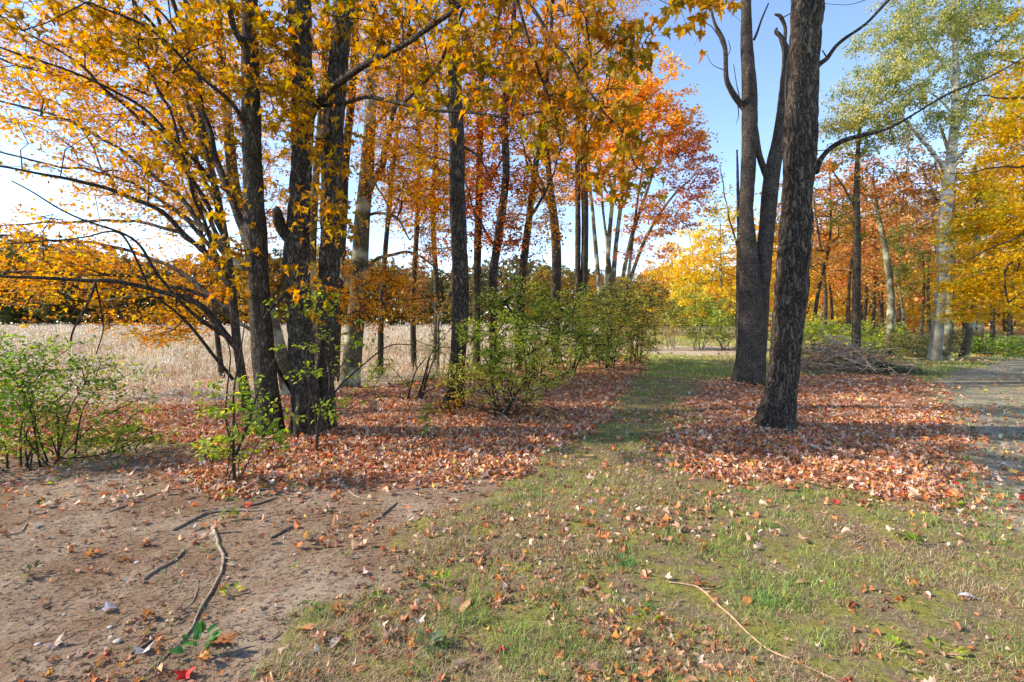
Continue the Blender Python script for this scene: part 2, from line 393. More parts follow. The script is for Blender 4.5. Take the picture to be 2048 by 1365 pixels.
def foliage(centers, per, spread, size, pal, tmpl, flat=.45, droop=.5, twigs=5, twr=.0018, col_sc=.5, var=.18, sizevar=.3):
    """leaves along short twigs radiating from every cluster centre; returns (V,T,C), twig segs"""
    n = len(centers); per = max(per, 1); tw = max(twigs, 1)
    d = rng.normal(size=(n, tw, 3)); d[..., 2] *= flat; d /= np.linalg.norm(d, axis=2)[..., None]+1e-6
    d[..., 2] = d[..., 2]*flat+.05
    ln = spread*(.5+.8*rng.random((n, tw, 1)))
    end = centers[:, None]+d*ln; end[..., 2] -= (ln[..., 0]**2)*.15/max(spread, .05)
    k = rng.integers(0, tw, (n, per)); f = rng.random((n, per))**.6
    ii = np.arange(n)[:, None]
    p = centers[:, None]*(1-f[..., None])+end[ii, k]*f[..., None]+rng.normal(size=(n, per, 3))*spread*.16
    p = p.reshape(-1, 3); m = len(p)
    dd = d[ii, k].reshape(-1, 3)
    yaw = np.arctan2(-dd[:, 0], dd[:, 1])+rng.normal(size=m)*.9
    pitch = -droop+rng.normal(size=m)*.5; roll = rng.normal(size=m)*.5
    c = pick(pal, m, var, p, col_sc)
    L = leaves(tmpl, p, size*(1+sizevar*(rng.random(m)*2-1)), yaw, pitch, roll, c, .3)
    A = np.repeat(centers, tw, 0); B = end.reshape(-1, 3)
    sg = (A, B, np.full(len(A), twr*1.4), np.full(len(A), twr*.5)) if twigs else None
    return L, sg
def crown(parent, skel, cl, per, spread, size, pal, tmpl, bmat, leafm=None, twigs=5, rt=.005, step=.45, jit=.12, rmax=None, flat=.45, droop=.5, bname='branches', cname='crown', sides=5, up=.6, bare=0., rexp=.5, col_sc=.5, twr=.0018):
    A, B, ra, rb, term = grow(skel, cl, step=step, jit=jit, rt=rt, up=up, rmax=rmax, rexp=rexp)
    t2 = term if not bare else term[rng.random(len(term)) > bare]
    L, sg = foliage(t2, per, spread, size, pal, tmpl, flat=flat, droop=droop, twigs=twigs, col_sc=col_sc, twr=twr)
    mb = MB(); big = ra > .012
    mb.add(*segs(A[big], B[big], ra[big], rb[big], max(sides, 6))); mb.add(*segs(A[~big], B[~big], ra[~big], rb[~big], max(3, sides-1)))
    if sg: mb.add(*segs(*sg, 3))
    b = mb.build(bname, bmat, parent)
    o = mesh(cname, L[0], [L[1]], leafm or M_leaf, parent, col=L[2], smooth=False)
    return b, o

# ------------------------------------------------------------------ ground zones
def poly(px): return np.array([G(*p) if len(p) == 2 else (p[0], p[1]) for p in px])
def sdist(x, y, pg):
    """signed distance to a polygon, positive inside"""
    x = np.asarray(x, float); y = np.asarray(y, float); d = np.full(x.shape, 1e9); ins = np.zeros(x.shape, bool); n = len(pg)
    for i in range(n):
        ax, ay = pg[i]; bx, by = pg[(i+1) % n]; ex, ey = bx-ax, by-ay
        t = np.clip(((x-ax)*ex+(y-ay)*ey)/(ex*ex+ey*ey+1e-12), 0, 1)
        d = np.minimum(d, (x-ax-t*ex)**2+(y-ay-t*ey)**2)
        c = (ay > y) != (by > y); ins ^= c & (x < ex*(y-ay)/(ey if ey else 1e-12)+ax)
    return np.where(ins, 1, -1)*np.sqrt(d)
PG_A = poly([(375,962),(480,985),(700,975),(900,965),(1000,950),(1060,912),(1130,880),(1180,850),(1230,800),(1290,738),(1295,712),(1000,742),(700,782),(400,812),(0,838),(-600,850),(-700,925),(0,918),(250,892),(400,900)])
PG_B = poly([(1345,905),(1370,850),(1390,790),(1440,762),(1600,756),(1800,744),(1850,762),(1890,830),(1925,950),(1915,1000),(1750,985),(1600,965),(1400,945)])
PG_R = poly([(1930,1000),(2010,1050),(2500,1180),(5200,1180),(5200,735),(2500,708),(2048,716),(1915,742),(1862,762),(1893,830),(1928,950)])
PG_D = poly([(1050,938),(960,988),(860,1040),(800,1090),(760,1150),(640,1232),(540,1365),(400,1700),(-3000,1700),(-3000,930),(0,912),(250,880),(410,890),(380,960),(700,975),(900,965)])
_g = poly([(-3000,842),(0,832),(400,812),(700,783),(900,746),(1200,714),(1290,700)])
PG_F = np.vstack([_g, [(14, 60), (16, 130), (-300, 130), (-300, _g[0][1])]])
PG_C = poly([(1270,712),(1500,713),(1600,697),(1290,690)])
def wob(x, y, a=.25): return (fbm(x*1.3, y*1.3, 0, 31, 4)-.5)*2*a+(fbm(x*7, y*7, 0, 37, 2)-.5)*a*.7
def sm(d, w_): return np.clip(d/w_+.5, 0, 1)
def zones(x, y):
    n = wob(x, y); far = np.clip(y/12, .5, 3)
    A = sm(sdist(x, y, PG_A)+n*1.7, .35); B = sm(sdist(x, y, PG_B)+n*2.2, .55)
    R = sm(sdist(x, y, PG_R)+n*2, .7); D = sm(sdist(x, y, PG_D)+n*1.3, .3)
    Fi = sm(sdist(x, y, PG_F)+n*far, 1.2); C = sm(sdist(x, y, PG_C)+n*4, 2.)
    return A, B, R, D, Fi, C
def axis(a, lo, hi, fine, grow_=1.09):
    c = list(np.arange(lo, hi, fine)); s = fine; v = c[0]; neg = []
    while v > a[0]: s *= grow_; v -= s; neg.append(v)
    s = fine; v = c[-1]; posv = []
    while v < a[1]: s *= grow_; v += s; posv.append(v)
    return np.array(neg[::-1]+c+posv)
xs = axis((-1500, 1500), -6, 7, .06, 1.06); ys = axis((-300, 2500), 1.6, 10, .05, 1.045)
X, Y = np.meshgrid(xs, ys); x = X.ravel(); y = Y.ravel(); z = hgt(x, y)
A_, B_, R_, D_, F_, C_ = zones(x, y)
z = z+A_*.02+B_*.02+(1-np.maximum.reduce([A_, B_, R_, D_]))*.015*np.clip(1-y/30, 0, 1)
z = z+D_*(fbm(x*9, y*9, 0, 44, 3)-.5)*.02*np.clip(1-y/15, 0, 1)
nx, ny = len(xs), len(ys); i = np.arange(ny-1)[:, None]*nx+np.arange(nx-1)[None]
Q = np.stack([i, i+1, i+nx+1, i+nx], -1).reshape(-1, 4)
def groundmat():
    m, n, b = newmat('ground'); L = n.links
    tc = n.nodes.new('ShaderNodeTexCoord')
    def noise(sc, det=6, rough=.6, vec=None, dist=0):
        q = n.nodes.new('ShaderNodeTexNoise'); q.inputs['Scale'].default_value = sc; q.inputs['Detail'].default_value = det
        q.inputs['Roughness'].default_value = rough; q.inputs['Distortion'].default_value = dist; L.new(vec or tc.outputs['Object'], q.inputs['Vector']); return q.outputs[0]
    def mix(f, a, c):
        q = n.nodes.new('ShaderNodeMix'); q.data_type = 'RGBA'
        if isinstance(f, float): q.inputs[0].default_value = f
        else: L.new(f, q.inputs[0])
        L.new(a, q.inputs[6]); L.new(c, q.inputs[7]); return q.outputs[2]
    def R(f, st): r = ramp(n, st); L.new(f, r.inputs[0]); return r.outputs[0]
    n1, n6, n30, n120 = noise(1.3), noise(5, 7), noise(34, 5, .7), noise(140, 3, .7)
    # bare soil: reddish brown with paler trodden patches and dark crumbs
    dirt = mix(R(n1, [(.42, (0,0,0)), (.62, (1,1,1))]), R(n30, [(.3, (.14,.07,.04)), (.55, (.23,.15,.095)), (.75, (.33,.235,.16))]), R(n30, [(.3, (.22,.15,.11)), (.55, (.35,.27,.195)), (.75, (.49,.41,.32))]))
    dirt = mix(R(n120, [(.3, (.55,.55,.55)), (.42, (0,0,0))]), dirt, R(n6, [(0, (.09,.055,.035)), (1, (.12,.08,.05))]))
    grass = mix(R(n6, [(.42, (0,0,0)), (.6, (1,1,1))]), R(n30, [(.3, (.13,.1,.055)), (.6, (.27,.2,.12)), (.8, (.4,.31,.2))]), R(n30, [(.3, (.13,.13,.03)), (.6, (.3,.29,.06)), (.8, (.42,.38,.1))]))
    grass = mix(R(n120, [(.35, (.7,.7,.7)), (.5, (0,0,0))]), grass, R(n6, [(0, (.06,.05,.03)), (1, (.09,.08,.04))]))
    lit = R(n30, [(.3, (.16,.07,.04)), (.5, (.34,.17,.1)), (.7, (.5,.3,.2))])
    road = mix(R(n6, [(.44, (0,0,0)), (.58, (1,1,1))]), R(n30, [(.3, (.2,.17,.13)), (.55, (.38,.33,.26)), (.8, (.54,.49,.41))]), R(n30, [(.3, (.13,.12,.06)), (.6, (.26,.24,.13)), (.8, (.38,.34,.22))]))
    fld = mix(R(n1, [(.4, (0,0,0)), (.65, (1,1,1))]), R(n30, [(.3, (.3,.24,.17)), (.6, (.52,.44,.35)), (.8, (.62,.54,.45))]), R(n30, [(.3, (.26,.19,.12)), (.6, (.44,.33,.24)), (.8, (.56,.44,.34))]))
    c = grass
    for nm, cc in (('m_field', fld), ('m_clear', fld), ('m_road', road), ('m_dirt', dirt), ('m_litter', lit)):
        a = n.nodes.new('ShaderNodeAttribute'); a.attribute_name = nm
        f = n.nodes.new('ShaderNodeMath'); f.operation = 'ADD'; L.new(a.outputs['Fac'], f.inputs[0])
        g = n.nodes.new('ShaderNodeMath'); g.operation = 'MULTIPLY_ADD'; L.new(n30, g.inputs[0]); g.inputs[1].default_value = .8; g.inputs[2].default_value = -.4
        L.new(g.outputs[0], f.inputs[1])
        fr = R(f.outputs[0], [(.4, (0,0,0)), (.6, (1,1,1))])
        c = mix(fr, c, cc)
    L.new(c, b.inputs['Base Color']); b.inputs['Roughness'].default_value = .95; b.inputs['Specular IOR Level'].default_value = .1
    ad = n.nodes.new('ShaderNodeMath'); ad.operation = 'ADD'; L.new(n30, ad.inputs[0]); L.new(n120, ad.inputs[1])
    bp = n.nodes.new('ShaderNodeBump'); bp.inputs['Strength'].default_value = .7; bp.inputs['Distance'].default_value = .015
    L.new(ad.outputs[0], bp.inputs['Height']); L.new(bp.outputs[0], b.inputs['Normal'])
    return m
M_ground = groundmat()
ground = mesh('ground', np.column_stack([x, y, z]), [Q], M_ground, attrs=dict(m_litter=np.maximum(A_, B_), m_road=R_, m_dirt=D_, m_field=F_, m_clear=C_))
tag(ground, kind='structure')
def gz(x, y):
    """height of the ground sheet"""
    x = np.asarray(x, float); y = np.asarray(y, float); z = hgt(x, y)
    A, B, R, D, Fi, C = zones(x, y)
    z = z+A*.02+B*.02+(1-np.maximum.reduce([A, B, R, D]))*.015*np.clip(1-y/30, 0, 1)
    return z+D*(fbm(x*9, y*9, 0, 44, 3)-.5)*.02*np.clip(1-y/15, 0, 1)

# scatter in the view wedge with density falling with distance
def wedge(n, y0, y1, k=1.15, pw=1.):
    u = rng.random(n); yy = y0*(y1/y0)**u if pw == 1 else y0+(y1-y0)*u**pw
    xx = (rng.random(n)*2-1)*yy*k
    return xx, yy

# ------------------------------------------------------------------ fallen leaves: litter (stuff)
def flat_leaves(x, y, z, size, pal, tmpl, tilt=.3, var=.2):
    n = len(x); p = np.column_stack([x, y, z])
    flip = np.where(rng.random(n) < .5, 0, np.pi)
    return leaves(tmpl, p, size, rng.random(n)*6.283, rng.normal(size=n)*tilt, rng.normal(size=n)*tilt+flip, pick(pal, n, var), .5)
def litter():
    mb = MB()
    for (y0, y1, n, tm) in ((3.4, 9.5, 24000, ROUND), (3.4, 9.5, 22000, CURL), (3.4, 9.5, 10000, MAPLE_MID), (9.5, 18, 46000, RHOMB)):
        n = n*3; yy = np.sqrt(y0**2+(y1**2-y0**2)*rng.random(n)); xx = (rng.random(n)*2-1)*yy*1.25
        A, B, R, D, Fi, C = zones(xx, yy)
        ft = sum(np.exp(-((xx-gx)**2+(yy-gy)**2)/.5) for gx, gy in (G(1545,862), G(632,882), G(540,888), G(906,832), G(1497,768))); pile = fbm(xx*1.4, yy*1.4, 0, 75, 3); dens = np.maximum(A, B)*np.clip(.62+(pile-.45)*3+ft, .25, 1)
        edge = (.010+.03*(fbm(xx*.8, yy*.8, 0, 71, 3) > .55))*(1-R*.5)
        dens = np.maximum(dens, R*.025); dens = np.maximum(dens, np.where(Fi > .5, .16*np.clip(1.6-yy/14, 0, 1), edge*1.4))
        dens = np.maximum(dens, sm(sdist(xx, yy, PG_B)+.3, .7)*.07); dens = np.maximum(dens, sm(sdist(xx, yy, PG_A)+.15, .3)*.08)
        k = rng.random(n) < dens; xx, yy = xx[k], yy[k]
        L = flat_leaves(xx, yy, gz(xx, yy)+.012+rng.random(len(xx))*(.035+.05*np.clip(ft[k], 0, 1)), (.03+.05*rng.random(len(xx))**1.3)*(1 if y0 < 5 else 1.3), DRYL, tm, .42)
        mb.add(L[0], None, L[1], L[2])
    xx, yy = wedge(9000, 18, 45, 1.1); k = (zones(xx, yy)[4] < .3) & (rng.random(len(xx)) < np.where(zones(xx, yy)[2] > .4, .15, np.where(np.abs(xx-yy*.33) < 2.5, .25, 1))); xx, yy = xx[k], yy[k]
    L = flat_leaves(xx, yy, gz(xx, yy)+.03, .12+.1*rng.random(len(xx)), DRYL, RHOMB, .3); mb.add(L[0], None, L[1], L[2])
    tag(mb.build('leaf_litter', M_dry, smooth=False), 'thick drift of dry orange and tan leaves covering ground beneath the trees', 'leaf litter', kind='stuff')
litter()

# ------------------------------------------------------------------ short grass (stuff)
def blades(x, y, z, h, wd, lean, col):
    n = len(x); a = rng.random(n)*6.283; b = rng.random(n)*6.283
    base = np.column_stack([x, y, z]); wv = np.column_stack([np.cos(a), np.sin(a), 0*a])*wd[:, None]
    lv = np.column_stack([np.cos(b), np.sin(b), 0*b])*(lean*h)[:, None]; up = np.array([0, 0, 1.])*h[:, None]
    mid = base+up*.6+lv*.35; tip = base+up*np.clip(1-lean*.4, .2, 1)[:, None]+lv
    V = np.stack([base-wv, base+wv, mid+wv*.7, mid-wv*.7, tip], 1).reshape(-1, 3); o = np.arange(n)[:, None]*5
    return V, o+np.array([[0, 1, 2, 3]]), o+np.array([[3, 2, 4]]), np.repeat(col, 5, 0)
def grass():
    n = 420000; yy = 1.7*(16/1.7)**(rng.random(n)**.8); xx = (rng.random(n)*2-1)*yy*1.12
    A, B, R, D, Fi, C = zones(xx, yy)
    patch = fbm(xx*1.1, yy*1.1, 0, 81, 4); tuft = fbm(xx*5, yy*5, 0, 85, 3)
    dens = (1-np.maximum.reduce([A, B*.97, D*.97, R*.75, Fi*.5]))*np.clip((tuft-.4)*5, .1, 1)
    k = rng.random(n) < dens; xx, yy, patch, tuft = xx[k], yy[k], patch[k], tuft[k]; n = len(xx)
    sel = np.clip((patch-.47)*5+.36, .06, .75); g = rng.random(n) < sel
    cg = pick([(3, (.24,.35,.08)), (2, (.16,.3,.08)), (3, (.36,.39,.09))], n, .3); cdry = pick([(3, (.46,.33,.19)), (2.5, (.34,.22,.13)), (2, (.58,.46,.3)), (1.5,(.22,.14,.09))], n, .25)
    col = np.where(g[:, None], cg, cdry)
    h = (.012+.045*rng.random(n)**1.8)*(.55+1.3*np.clip((tuft-.42)*3, 0, 1.2))
    lean = np.where(g, .2+.9*rng.random(n), .6+1.3*rng.random(n))
    h = h*np.where(g, 1, .8); wd = (.0010+.0010*rng.random(n))*np.clip(yy/2.6, 1, 5)
    V, Q, T, C_ = blades(xx, yy, gz(xx, yy)-.004, h, wd, lean, col)
    mb = MB(); mb.add(V, Q, T, C_)
    m = 90000; y2 = 14*(48/14)**rng.random(m); x2 = y2*(-.1+rng.random(m)*1.3); Z = zones(x2, y2)
    k = (np.maximum.reduce([Z[0], Z[1], Z[2]*.8, Z[4], Z[5]*.5]) < .4); x2, y2 = x2[k], y2[k]; m = len(x2)
    V, Q, T, C2 = blades(x2, y2, gz(x2, y2)-.01, .05+.06*rng.random(m), .0009*y2, .3+rng.random(m), pick([(3, (.34,.42,.09)), (2, (.44,.42,.12)), (2, (.52,.42,.22)), (1, (.24,.32,.08))], m, .2, np.column_stack([x2, y2, 0*x2]), .3))
    mb.add(V, Q, T, C2)
    # curved dry thatch strands lying on the turf
    m = 80000; y2 = 1.8*(9/1.8)**rng.random(m); x2 = (rng.random(m)*2-1)*y2*1.1; Z = zones(x2, y2); th = fbm(x2*1.6, y2*1.6, 0, 88, 3)
    k = (np.maximum.reduce(Z[:4]) < .3) & (rng.random(m) < np.clip((th-.35)*4, .1, 1)); x2, y2 = x2[k], y2[k]; m = len(x2)
    a = rng.random(m)*6.283; ln = .025+.075*rng.random(m); p0 = np.column_stack([x2, y2, gz(x2, y2)+.006]); d = np.column_stack([np.cos(a), np.sin(a), 0*a]); s = np.column_stack([-np.sin(a), np.cos(a), 0*a])
    p1 = p0+d*ln[:, None]*.5+s*(rng.normal(size=(m, 1))*.012)+[0, 0, .018]; p2 = p0+d*ln[:, None]; wv = s*(.0009*np.clip(y2/2.6, 1, 4))[:, None]
    V = np.stack([p0-wv, p0+wv, p1+wv, p1-wv, p2+wv*.4, p2-wv*.4], 1).reshape(-1, 3); o = np.arange(m)[:, None]*6
    mb.add(V, np.vstack([o+np.array([[0,1,2,3]]), o+np.array([[3,2,4,5]])]), None, np.repeat(pick([(3, (.45,.32,.18)), (2, (.5,.4,.27)), (1, (.28,.17,.1))], m, .2), 6, 0))
    tag(mb.build('grass', M_grass, smooth=False), 'short thin grass and dry thatch over the mossy turf', 'grass', kind='stuff')
grass()

# ------------------------------------------------------------------ dry meadow (stuff)
def meadow():
    mb = MB()
    for (y0, y1, n, hs, ws) in ((10, 26, 60000, .55, 1.), (22, 92, 90000, 1.0, 1.)):
        u = rng.random(n); yy = y0*(y1/y0)**u; xx = -rng.random(n)*yy*1.6+yy*.34
        Fi = zones(xx, yy)[4]; patch = fbm(xx*.25, yy*.25, 0, 91, 3)
        k = (Fi > .6) & (rng.random(n) < (.55+.9*(patch-.4))*np.clip((yy-8.5)/8, .12, 1)); xx, yy, patch = xx[k], yy[k], patch[k]; n = len(xx)
        clp = fbm(xx*.9, yy*.6, 0, 93, 3); h = hs*(.3+.7*rng.random(n)**1.3)*(.35+1.5*np.clip(clp-.2, 0, 1)+.3*patch)*np.clip((yy-6)/12, .35, 1)
        col = pick([(4, (.64,.52,.34)), (3, (.56,.42,.25)), (2, (.36,.24,.15)), (2, (.72,.64,.52)), (1.2, (.3,.3,.12)), (1, (.45,.24,.12))], n, .2, np.column_stack([xx, yy, 0*xx]), .3)
        V, Q, T, C_ = blades(xx, yy, hgt(xx, yy)-.02, h, .0006*yy*ws+.0015, .15+.5*rng.random(n), col)
        mb.add(V, Q, T, C_)
        # fluffy seed heads
        k = rng.random(n) < .35; xh, yh, hh = xx[k], yy[k], h[k]; m = len(xh)
        L = leaves(RHOMB, np.column_stack([xh, yh, hgt(xh, yh)+hh*(.75+.2*rng.random(m))]), .0028*yh+.02, rng.random(m)*6.28, rng.normal(size=m)*.9, rng.normal(size=m)*.9, pick([(3, (.66,.6,.53)), (2, (.52,.43,.33)), (1, (.38,.28,.2))], m, .15), .4)
        mb.add(L[0], None, L[1], L[2])
    tag(mb.build('dry_meadow', M_grass, smooth=False), 'pale straw coloured dead weeds and grass filling the open field', 'meadow grass', kind='stuff')
meadow()

# ================================================================== NEAR TREES
def base_of(px, py):
    g = G3(px, py); return g
def limb(mb, pts, Y, step=.08, sides=8, seed=3, disp=.0):
    """a branch given by (px, py, width px, Y) points; returns skeleton nodes"""
    p, r = px_path(pts, Y); L = np.linalg.norm(np.diff(p, axis=0), axis=1).sum(); n = max(6, int(L/step))
    q = catmull(np.column_stack([p, r]), n); w1 = (rng.random(3)*99); s = np.linspace(0, L, n)
    wob_ = np.stack([vnoise(s*2.2+w1[i], s*0, 0, 7+i)-.5 for i in range(3)], -1)*.07*np.clip(s/.5, 0, 1)[:, None]
    q[:, :3] += wob_
    mb.tube(q[:, :3], np.maximum(q[:, 3], .0025), sides, disp=disp, seed=seed)
    return q[np.linspace(0, n-1, max(4, int(L/.25))).astype(int)]

# ---- slender leaning maple with long arching limbs sweeping left
t = thing('maple_tree', 'slender leaning maple stem with long arching limbs sweeping left over the dirt', 'maple tree', base_of(500, 832), 'maples of the left clump')
mb = MB(); sk = [trunk(mb, [(500,832,26),(476,700,20),(457,520,19),(425,350,17),(398,210,15),(380,100,13),(345,0,12),(300,-160,10),(250,-400,6)], 8.4, 20, .05, .006, (.5,.15,4), 11, dfreq=14)]
mb.build('trunk', M_bark_grey, t)
mb = MB()
LM = [
 [(476,700,12,8.4),(400,610,11,8.3),(300,580,10,8),(200,562,9,7.7),(90,553,8,7.4),(-60,548,6,7)],
 [(468,620,9,8.4),(380,585,8,8.6),(250,550,7,8.8),(120,545,6,8.8),(-50,540,4,8.8)],
 [(462,560,11,8.4),(400,500,10,8.4),(330,430,9,8.3),(250,390,9,8.1),(150,358,8,7.8),(60,340,6,7.6),(-60,322,4,7.3)],
 [(458,520,10,8.4),(400,440,9,8.8),(330,370,8,9),(240,300,7,9.2),(130,240,6,9.3),(0,200,5,9.4),(-80,180,3,9.4)],
 [(452,480,9,8.4),(390,370,8,8.2),(310,270,7,8),(220,190,6,7.8),(130,110,5,7.6),(30,50,4,7.4),(-50,0,3,7.3)],
 [(440,420,8,8.4),(390,310,7,8.6),(330,200,6,8.8),(280,110,5,9),(230,0,4,9.1),(190,-120,3,9.2)],
 [(470,600,9,8.4),(410,510,8,9),(340,460,7,9.5),(230,440,6,10),(100,445,5,10.4),(-40,460,3,10.7)],
 [(405,240,8,8.4),(340,110,7,8),(270,0,6,7.7),(200,-140,4,7.4)],
 [(420,330,9,8.4),(385,230,8,8.6),(350,130,7,8.8),(310,20,6,9),(280,-80,4,9)],
 [(448,500,9,8.4),(405,420,8,9.3),(350,300,8,9.8),(260,215,7,10),(140,160,6,10.2),(0,120,5,10.4),(-80,110,4,10.4)],
 [(455,540,9,8.4),(400,470,8,9.4),(320,400,7,9.9),(220,350,6,10.1),(100,330,5,10.2),(-40,290,4,10.2)],
 [(470,640,9,8.4),(420,590,9,9),(350,540,8,9.6),(240,495,7,10),(110,480,6,10.2),(-40,470,4,10.4)],
 [(430,370,8,8.4),(370,300,7,7.6),(280,210,6,7.1),(170,150,5,6.8),(50,110,5,6.6),(-50,90,4,6.5)],
 [(395,200,7,8.4),(370,100,6,7.8),(320,30,5,7.4),(230,-60,4,7)],
 [(470,590,7,8.4),(420,480,7,7.8),(380,370,6,7.4),(350,250,5,7.1),(290,100,4,6.9),(250,-60,3,6.8)],
 [(478,690,8,8.4),(400,640,7,8),(330,560,6,7.6),(270,480,5,7.2),(150,430,4,6.8),(20,360,3,6.3)],
 [(300,580,5,8),(240,470,4,7.8),(170,475,3.5,7.7),(60,480,3,7.5),(-40,490,2,7.4)],
 [(190,565,6,7.6),(178,600,5,7.5),(150,660,4,7.4),(138,690,3,7.4),(130,676,2,7.35)],
 [(190,565,4,7.6),(205,620,3,7.6),(208,660,2.5,7.6),(195,710,2,7.6)],
 [(466,760,6,8.6),(420,700,6,8.4),(350,630,5,8.2),(300,590,4,8)],
]
for i, l in enumerate(LM): sk.append(limb(mb, [(a, b, c*1.25, d) for a, b, c, d in l], 8, seed=20+i))
mb.build('limbs', M_bark_dark, t)
cl = np.vstack([blob(150,130,8.2,260,150,1.5,70), blob(330,230,8.6,150,230,1.5,60), blob(60,260,8,180,130,1.3,34), blob(260,420,9,200,90,1.3,26),
    blob(130,560,8.6,230,70,1.2,34), blob(60,500,8,150,50,1,20), blob(330,620,8.6,110,60,.8,18), blob(430,80,9,120,160,1.4,40), blob(120,-150,8,400,120,2.2,40)])
crown(t, np.vstack(sk), cl, 22, .42, .072, GOLD, MAPLE_MID, M_twig, twigs=6, rt=.0032, rmax=.02, jit=.1, bname='twigs', droop=.5)

# ---- straight grey-brown trunk
t = thing('maple_tree', 'straight grey-brown maple trunk just left of the black double trunk', 'maple tree', base_of(538, 888), 'maples of the left clump')
mb = MB(); sk = [trunk(mb, [(540,888,62),(536,800,54),(522,650,50),(513,500,49),(506,350,47),(502,200,42),(500,60,38),(498,-60,36),(490,-300,30),(480,-700,18),(478,-1000,8)], 6.6, 48, .03, .012, (.6,.2,5), 12, dfreq=12, zf=.2)]
mb.build('trunk', M_bark_grey, t)
mb = MB()
sk.append(limb(mb, [(508,480,20,6.6),(480,440,18,6.8),(430,300,14,7.2),(395,150,12,7.5),(370,0,10,7.8),(340,-200,7,8.2)], 7))
sk.append(limb(mb, [(500,120,16,6.6),(470,50,14,6.4),(440,-60,11,6.2),(400,-250,7,6)], 7))
sk.append(limb(mb, [(503,270,12,6.6),(460,200,10,6.3),(380,130,8,6),(290,60,7,5.8),(180,0,5,5.6)], 7))
sk.append(limb(mb, [(520,655,14,6.6),(560,740,10,6.75),(585,790,7,6.9)], 7))
mb.build('limbs', M_bark_dark, t)
cl = np.vstack([blob(470,100,6.8,150,150,1.2,50), blob(380,330,7.2,130,130,1,26), blob(200,60,6,200,90,.9,30), blob(480,-400,7,300,250,2.2,46), blob(480,-900,7,200,200,2,20), blob(470,480,6.2,70,160,.5,10)])
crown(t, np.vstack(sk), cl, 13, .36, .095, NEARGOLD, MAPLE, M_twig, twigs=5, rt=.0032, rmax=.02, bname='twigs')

# ---- black double trunk with the long limb reaching right and the near hanging spray
t = thing('maple_tree', 'black-barked maple with two thick trunks from one base and leafy limb reaching right', 'maple tree', base_of(632, 882), 'maples of the left clump')
mb = MB(); a = trunk(mb, [(618,884,78),(612,800,64),(602,700,58),(596,600,54),(594,520,62),(598,440,54),(604,300,50),(606,150,50),(600,0,55),(598,-120,50),(590,-400,38),(585,-800,20),(583,-1050,8)], 6.65, 56, .025, .02, (.6,.22,5), 13, dfreq=10, zf=.3)
mb.build('trunk', M_bark_dark, t)
mb = MB(); b = trunk(mb, [(648,880,58),(648,800,50),(650,700,46),(657,560,50),(660,450,48),(665,300,45),(674,150,46),(690,0,50),(700,-120,48),(730,-400,36),(765,-800,20),(780,-1050,8)], 6.95, 56, .025, .02, (.35,.2,4), 14, dfreq=10, zf=.3)
mb.build('trunk', M_bark_dark, t)
mb = MB(); sk = [a, b]
mb.tube(catmull([P(594,500,6.65), P(562,455,6.55), P(556,428,6.5), P(552,418,6.5)], 14), np.linspace(.11, .07, 14), 20, disp=.02, seed=5)
sk.append(limb(mb, [(598,300,17,6.6),(640,215,17,6.2),(700,150,16,5.8),(760,110,14,5.4),(830,80,12,5.1),(890,30,10,4.8),(960,-20,8,4.5),(1060,-90,6,4.3)], 6))
sk.append(limb(mb, [(645,212,9,6.2),(700,203,8,6),(780,200,8,5.7),(870,218,7,5.3),(980,231,6,4.9),(1090,222,5,4.5),(1200,214,4,4.3),(1300,216,2.5,4.1)], 6))
sk.append(limb(mb, [(810,205,6,5.6),(860,160,6,5.5),(900,80,7,5.4),(935,0,7,5.3),(960,-120,6,5.2)], 6))
sk.append(limb(mb, [(760,-420,12,6),(900,-260,11,5),(1010,-80,9,4.2),(1100,60,7,3.9),(1170,170,5,3.7),(1240,270,3.5,3.6),(1290,360,2,3.5)], 5))
sk.append(limb(mb, [(900,-260,9,5),(1080,-180,8,4.2),(1250,-90,6,3.6),(1380,-20,4,3.3),(1450,20,2.5,3.2)], 5))
sk.append(limb(mb, [(1010,-80,7,4.2),(1060,80,6,4.1),(1090,200,4,4.1),(1120,300,3,4.1)], 5))
sk.append(limb(mb, [(598,560,10,6.6),(560,600,8,6.4),(530,640,6,6.3)], 6))
mb.build('limbs', M_bark_dark, t)
cl = np.vstack([blob(600,100,6.4,90,150,.7,26), blob(660,480,6.2,60,190,.4,14), blob(600,240,6.1,150,110,.7,24), blob(760,40,5.6,130,60,.9,16), blob(860,130,5.2,110,100,.8,14),
    blob(1000,90,4.7,130,110,.6,20), blob(560,-300,6.8,250,200,2.2,36), blob(750,-700,7,250,250,2.2,36)])
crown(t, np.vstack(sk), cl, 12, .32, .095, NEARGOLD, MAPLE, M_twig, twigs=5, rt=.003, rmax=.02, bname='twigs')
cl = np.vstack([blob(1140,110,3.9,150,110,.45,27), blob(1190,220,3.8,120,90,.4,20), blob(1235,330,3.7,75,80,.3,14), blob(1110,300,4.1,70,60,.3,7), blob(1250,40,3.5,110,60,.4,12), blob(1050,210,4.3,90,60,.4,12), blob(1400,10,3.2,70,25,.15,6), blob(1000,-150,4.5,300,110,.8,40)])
crown(t, np.vstack(sk[2:]), cl, 8, .2, .076, NEARGOLD, MAPLE, M_twig, twigs=4, rt=.0022, rmax=.008, bname='twigs', cname='hanging_leaves', droop=1.0)

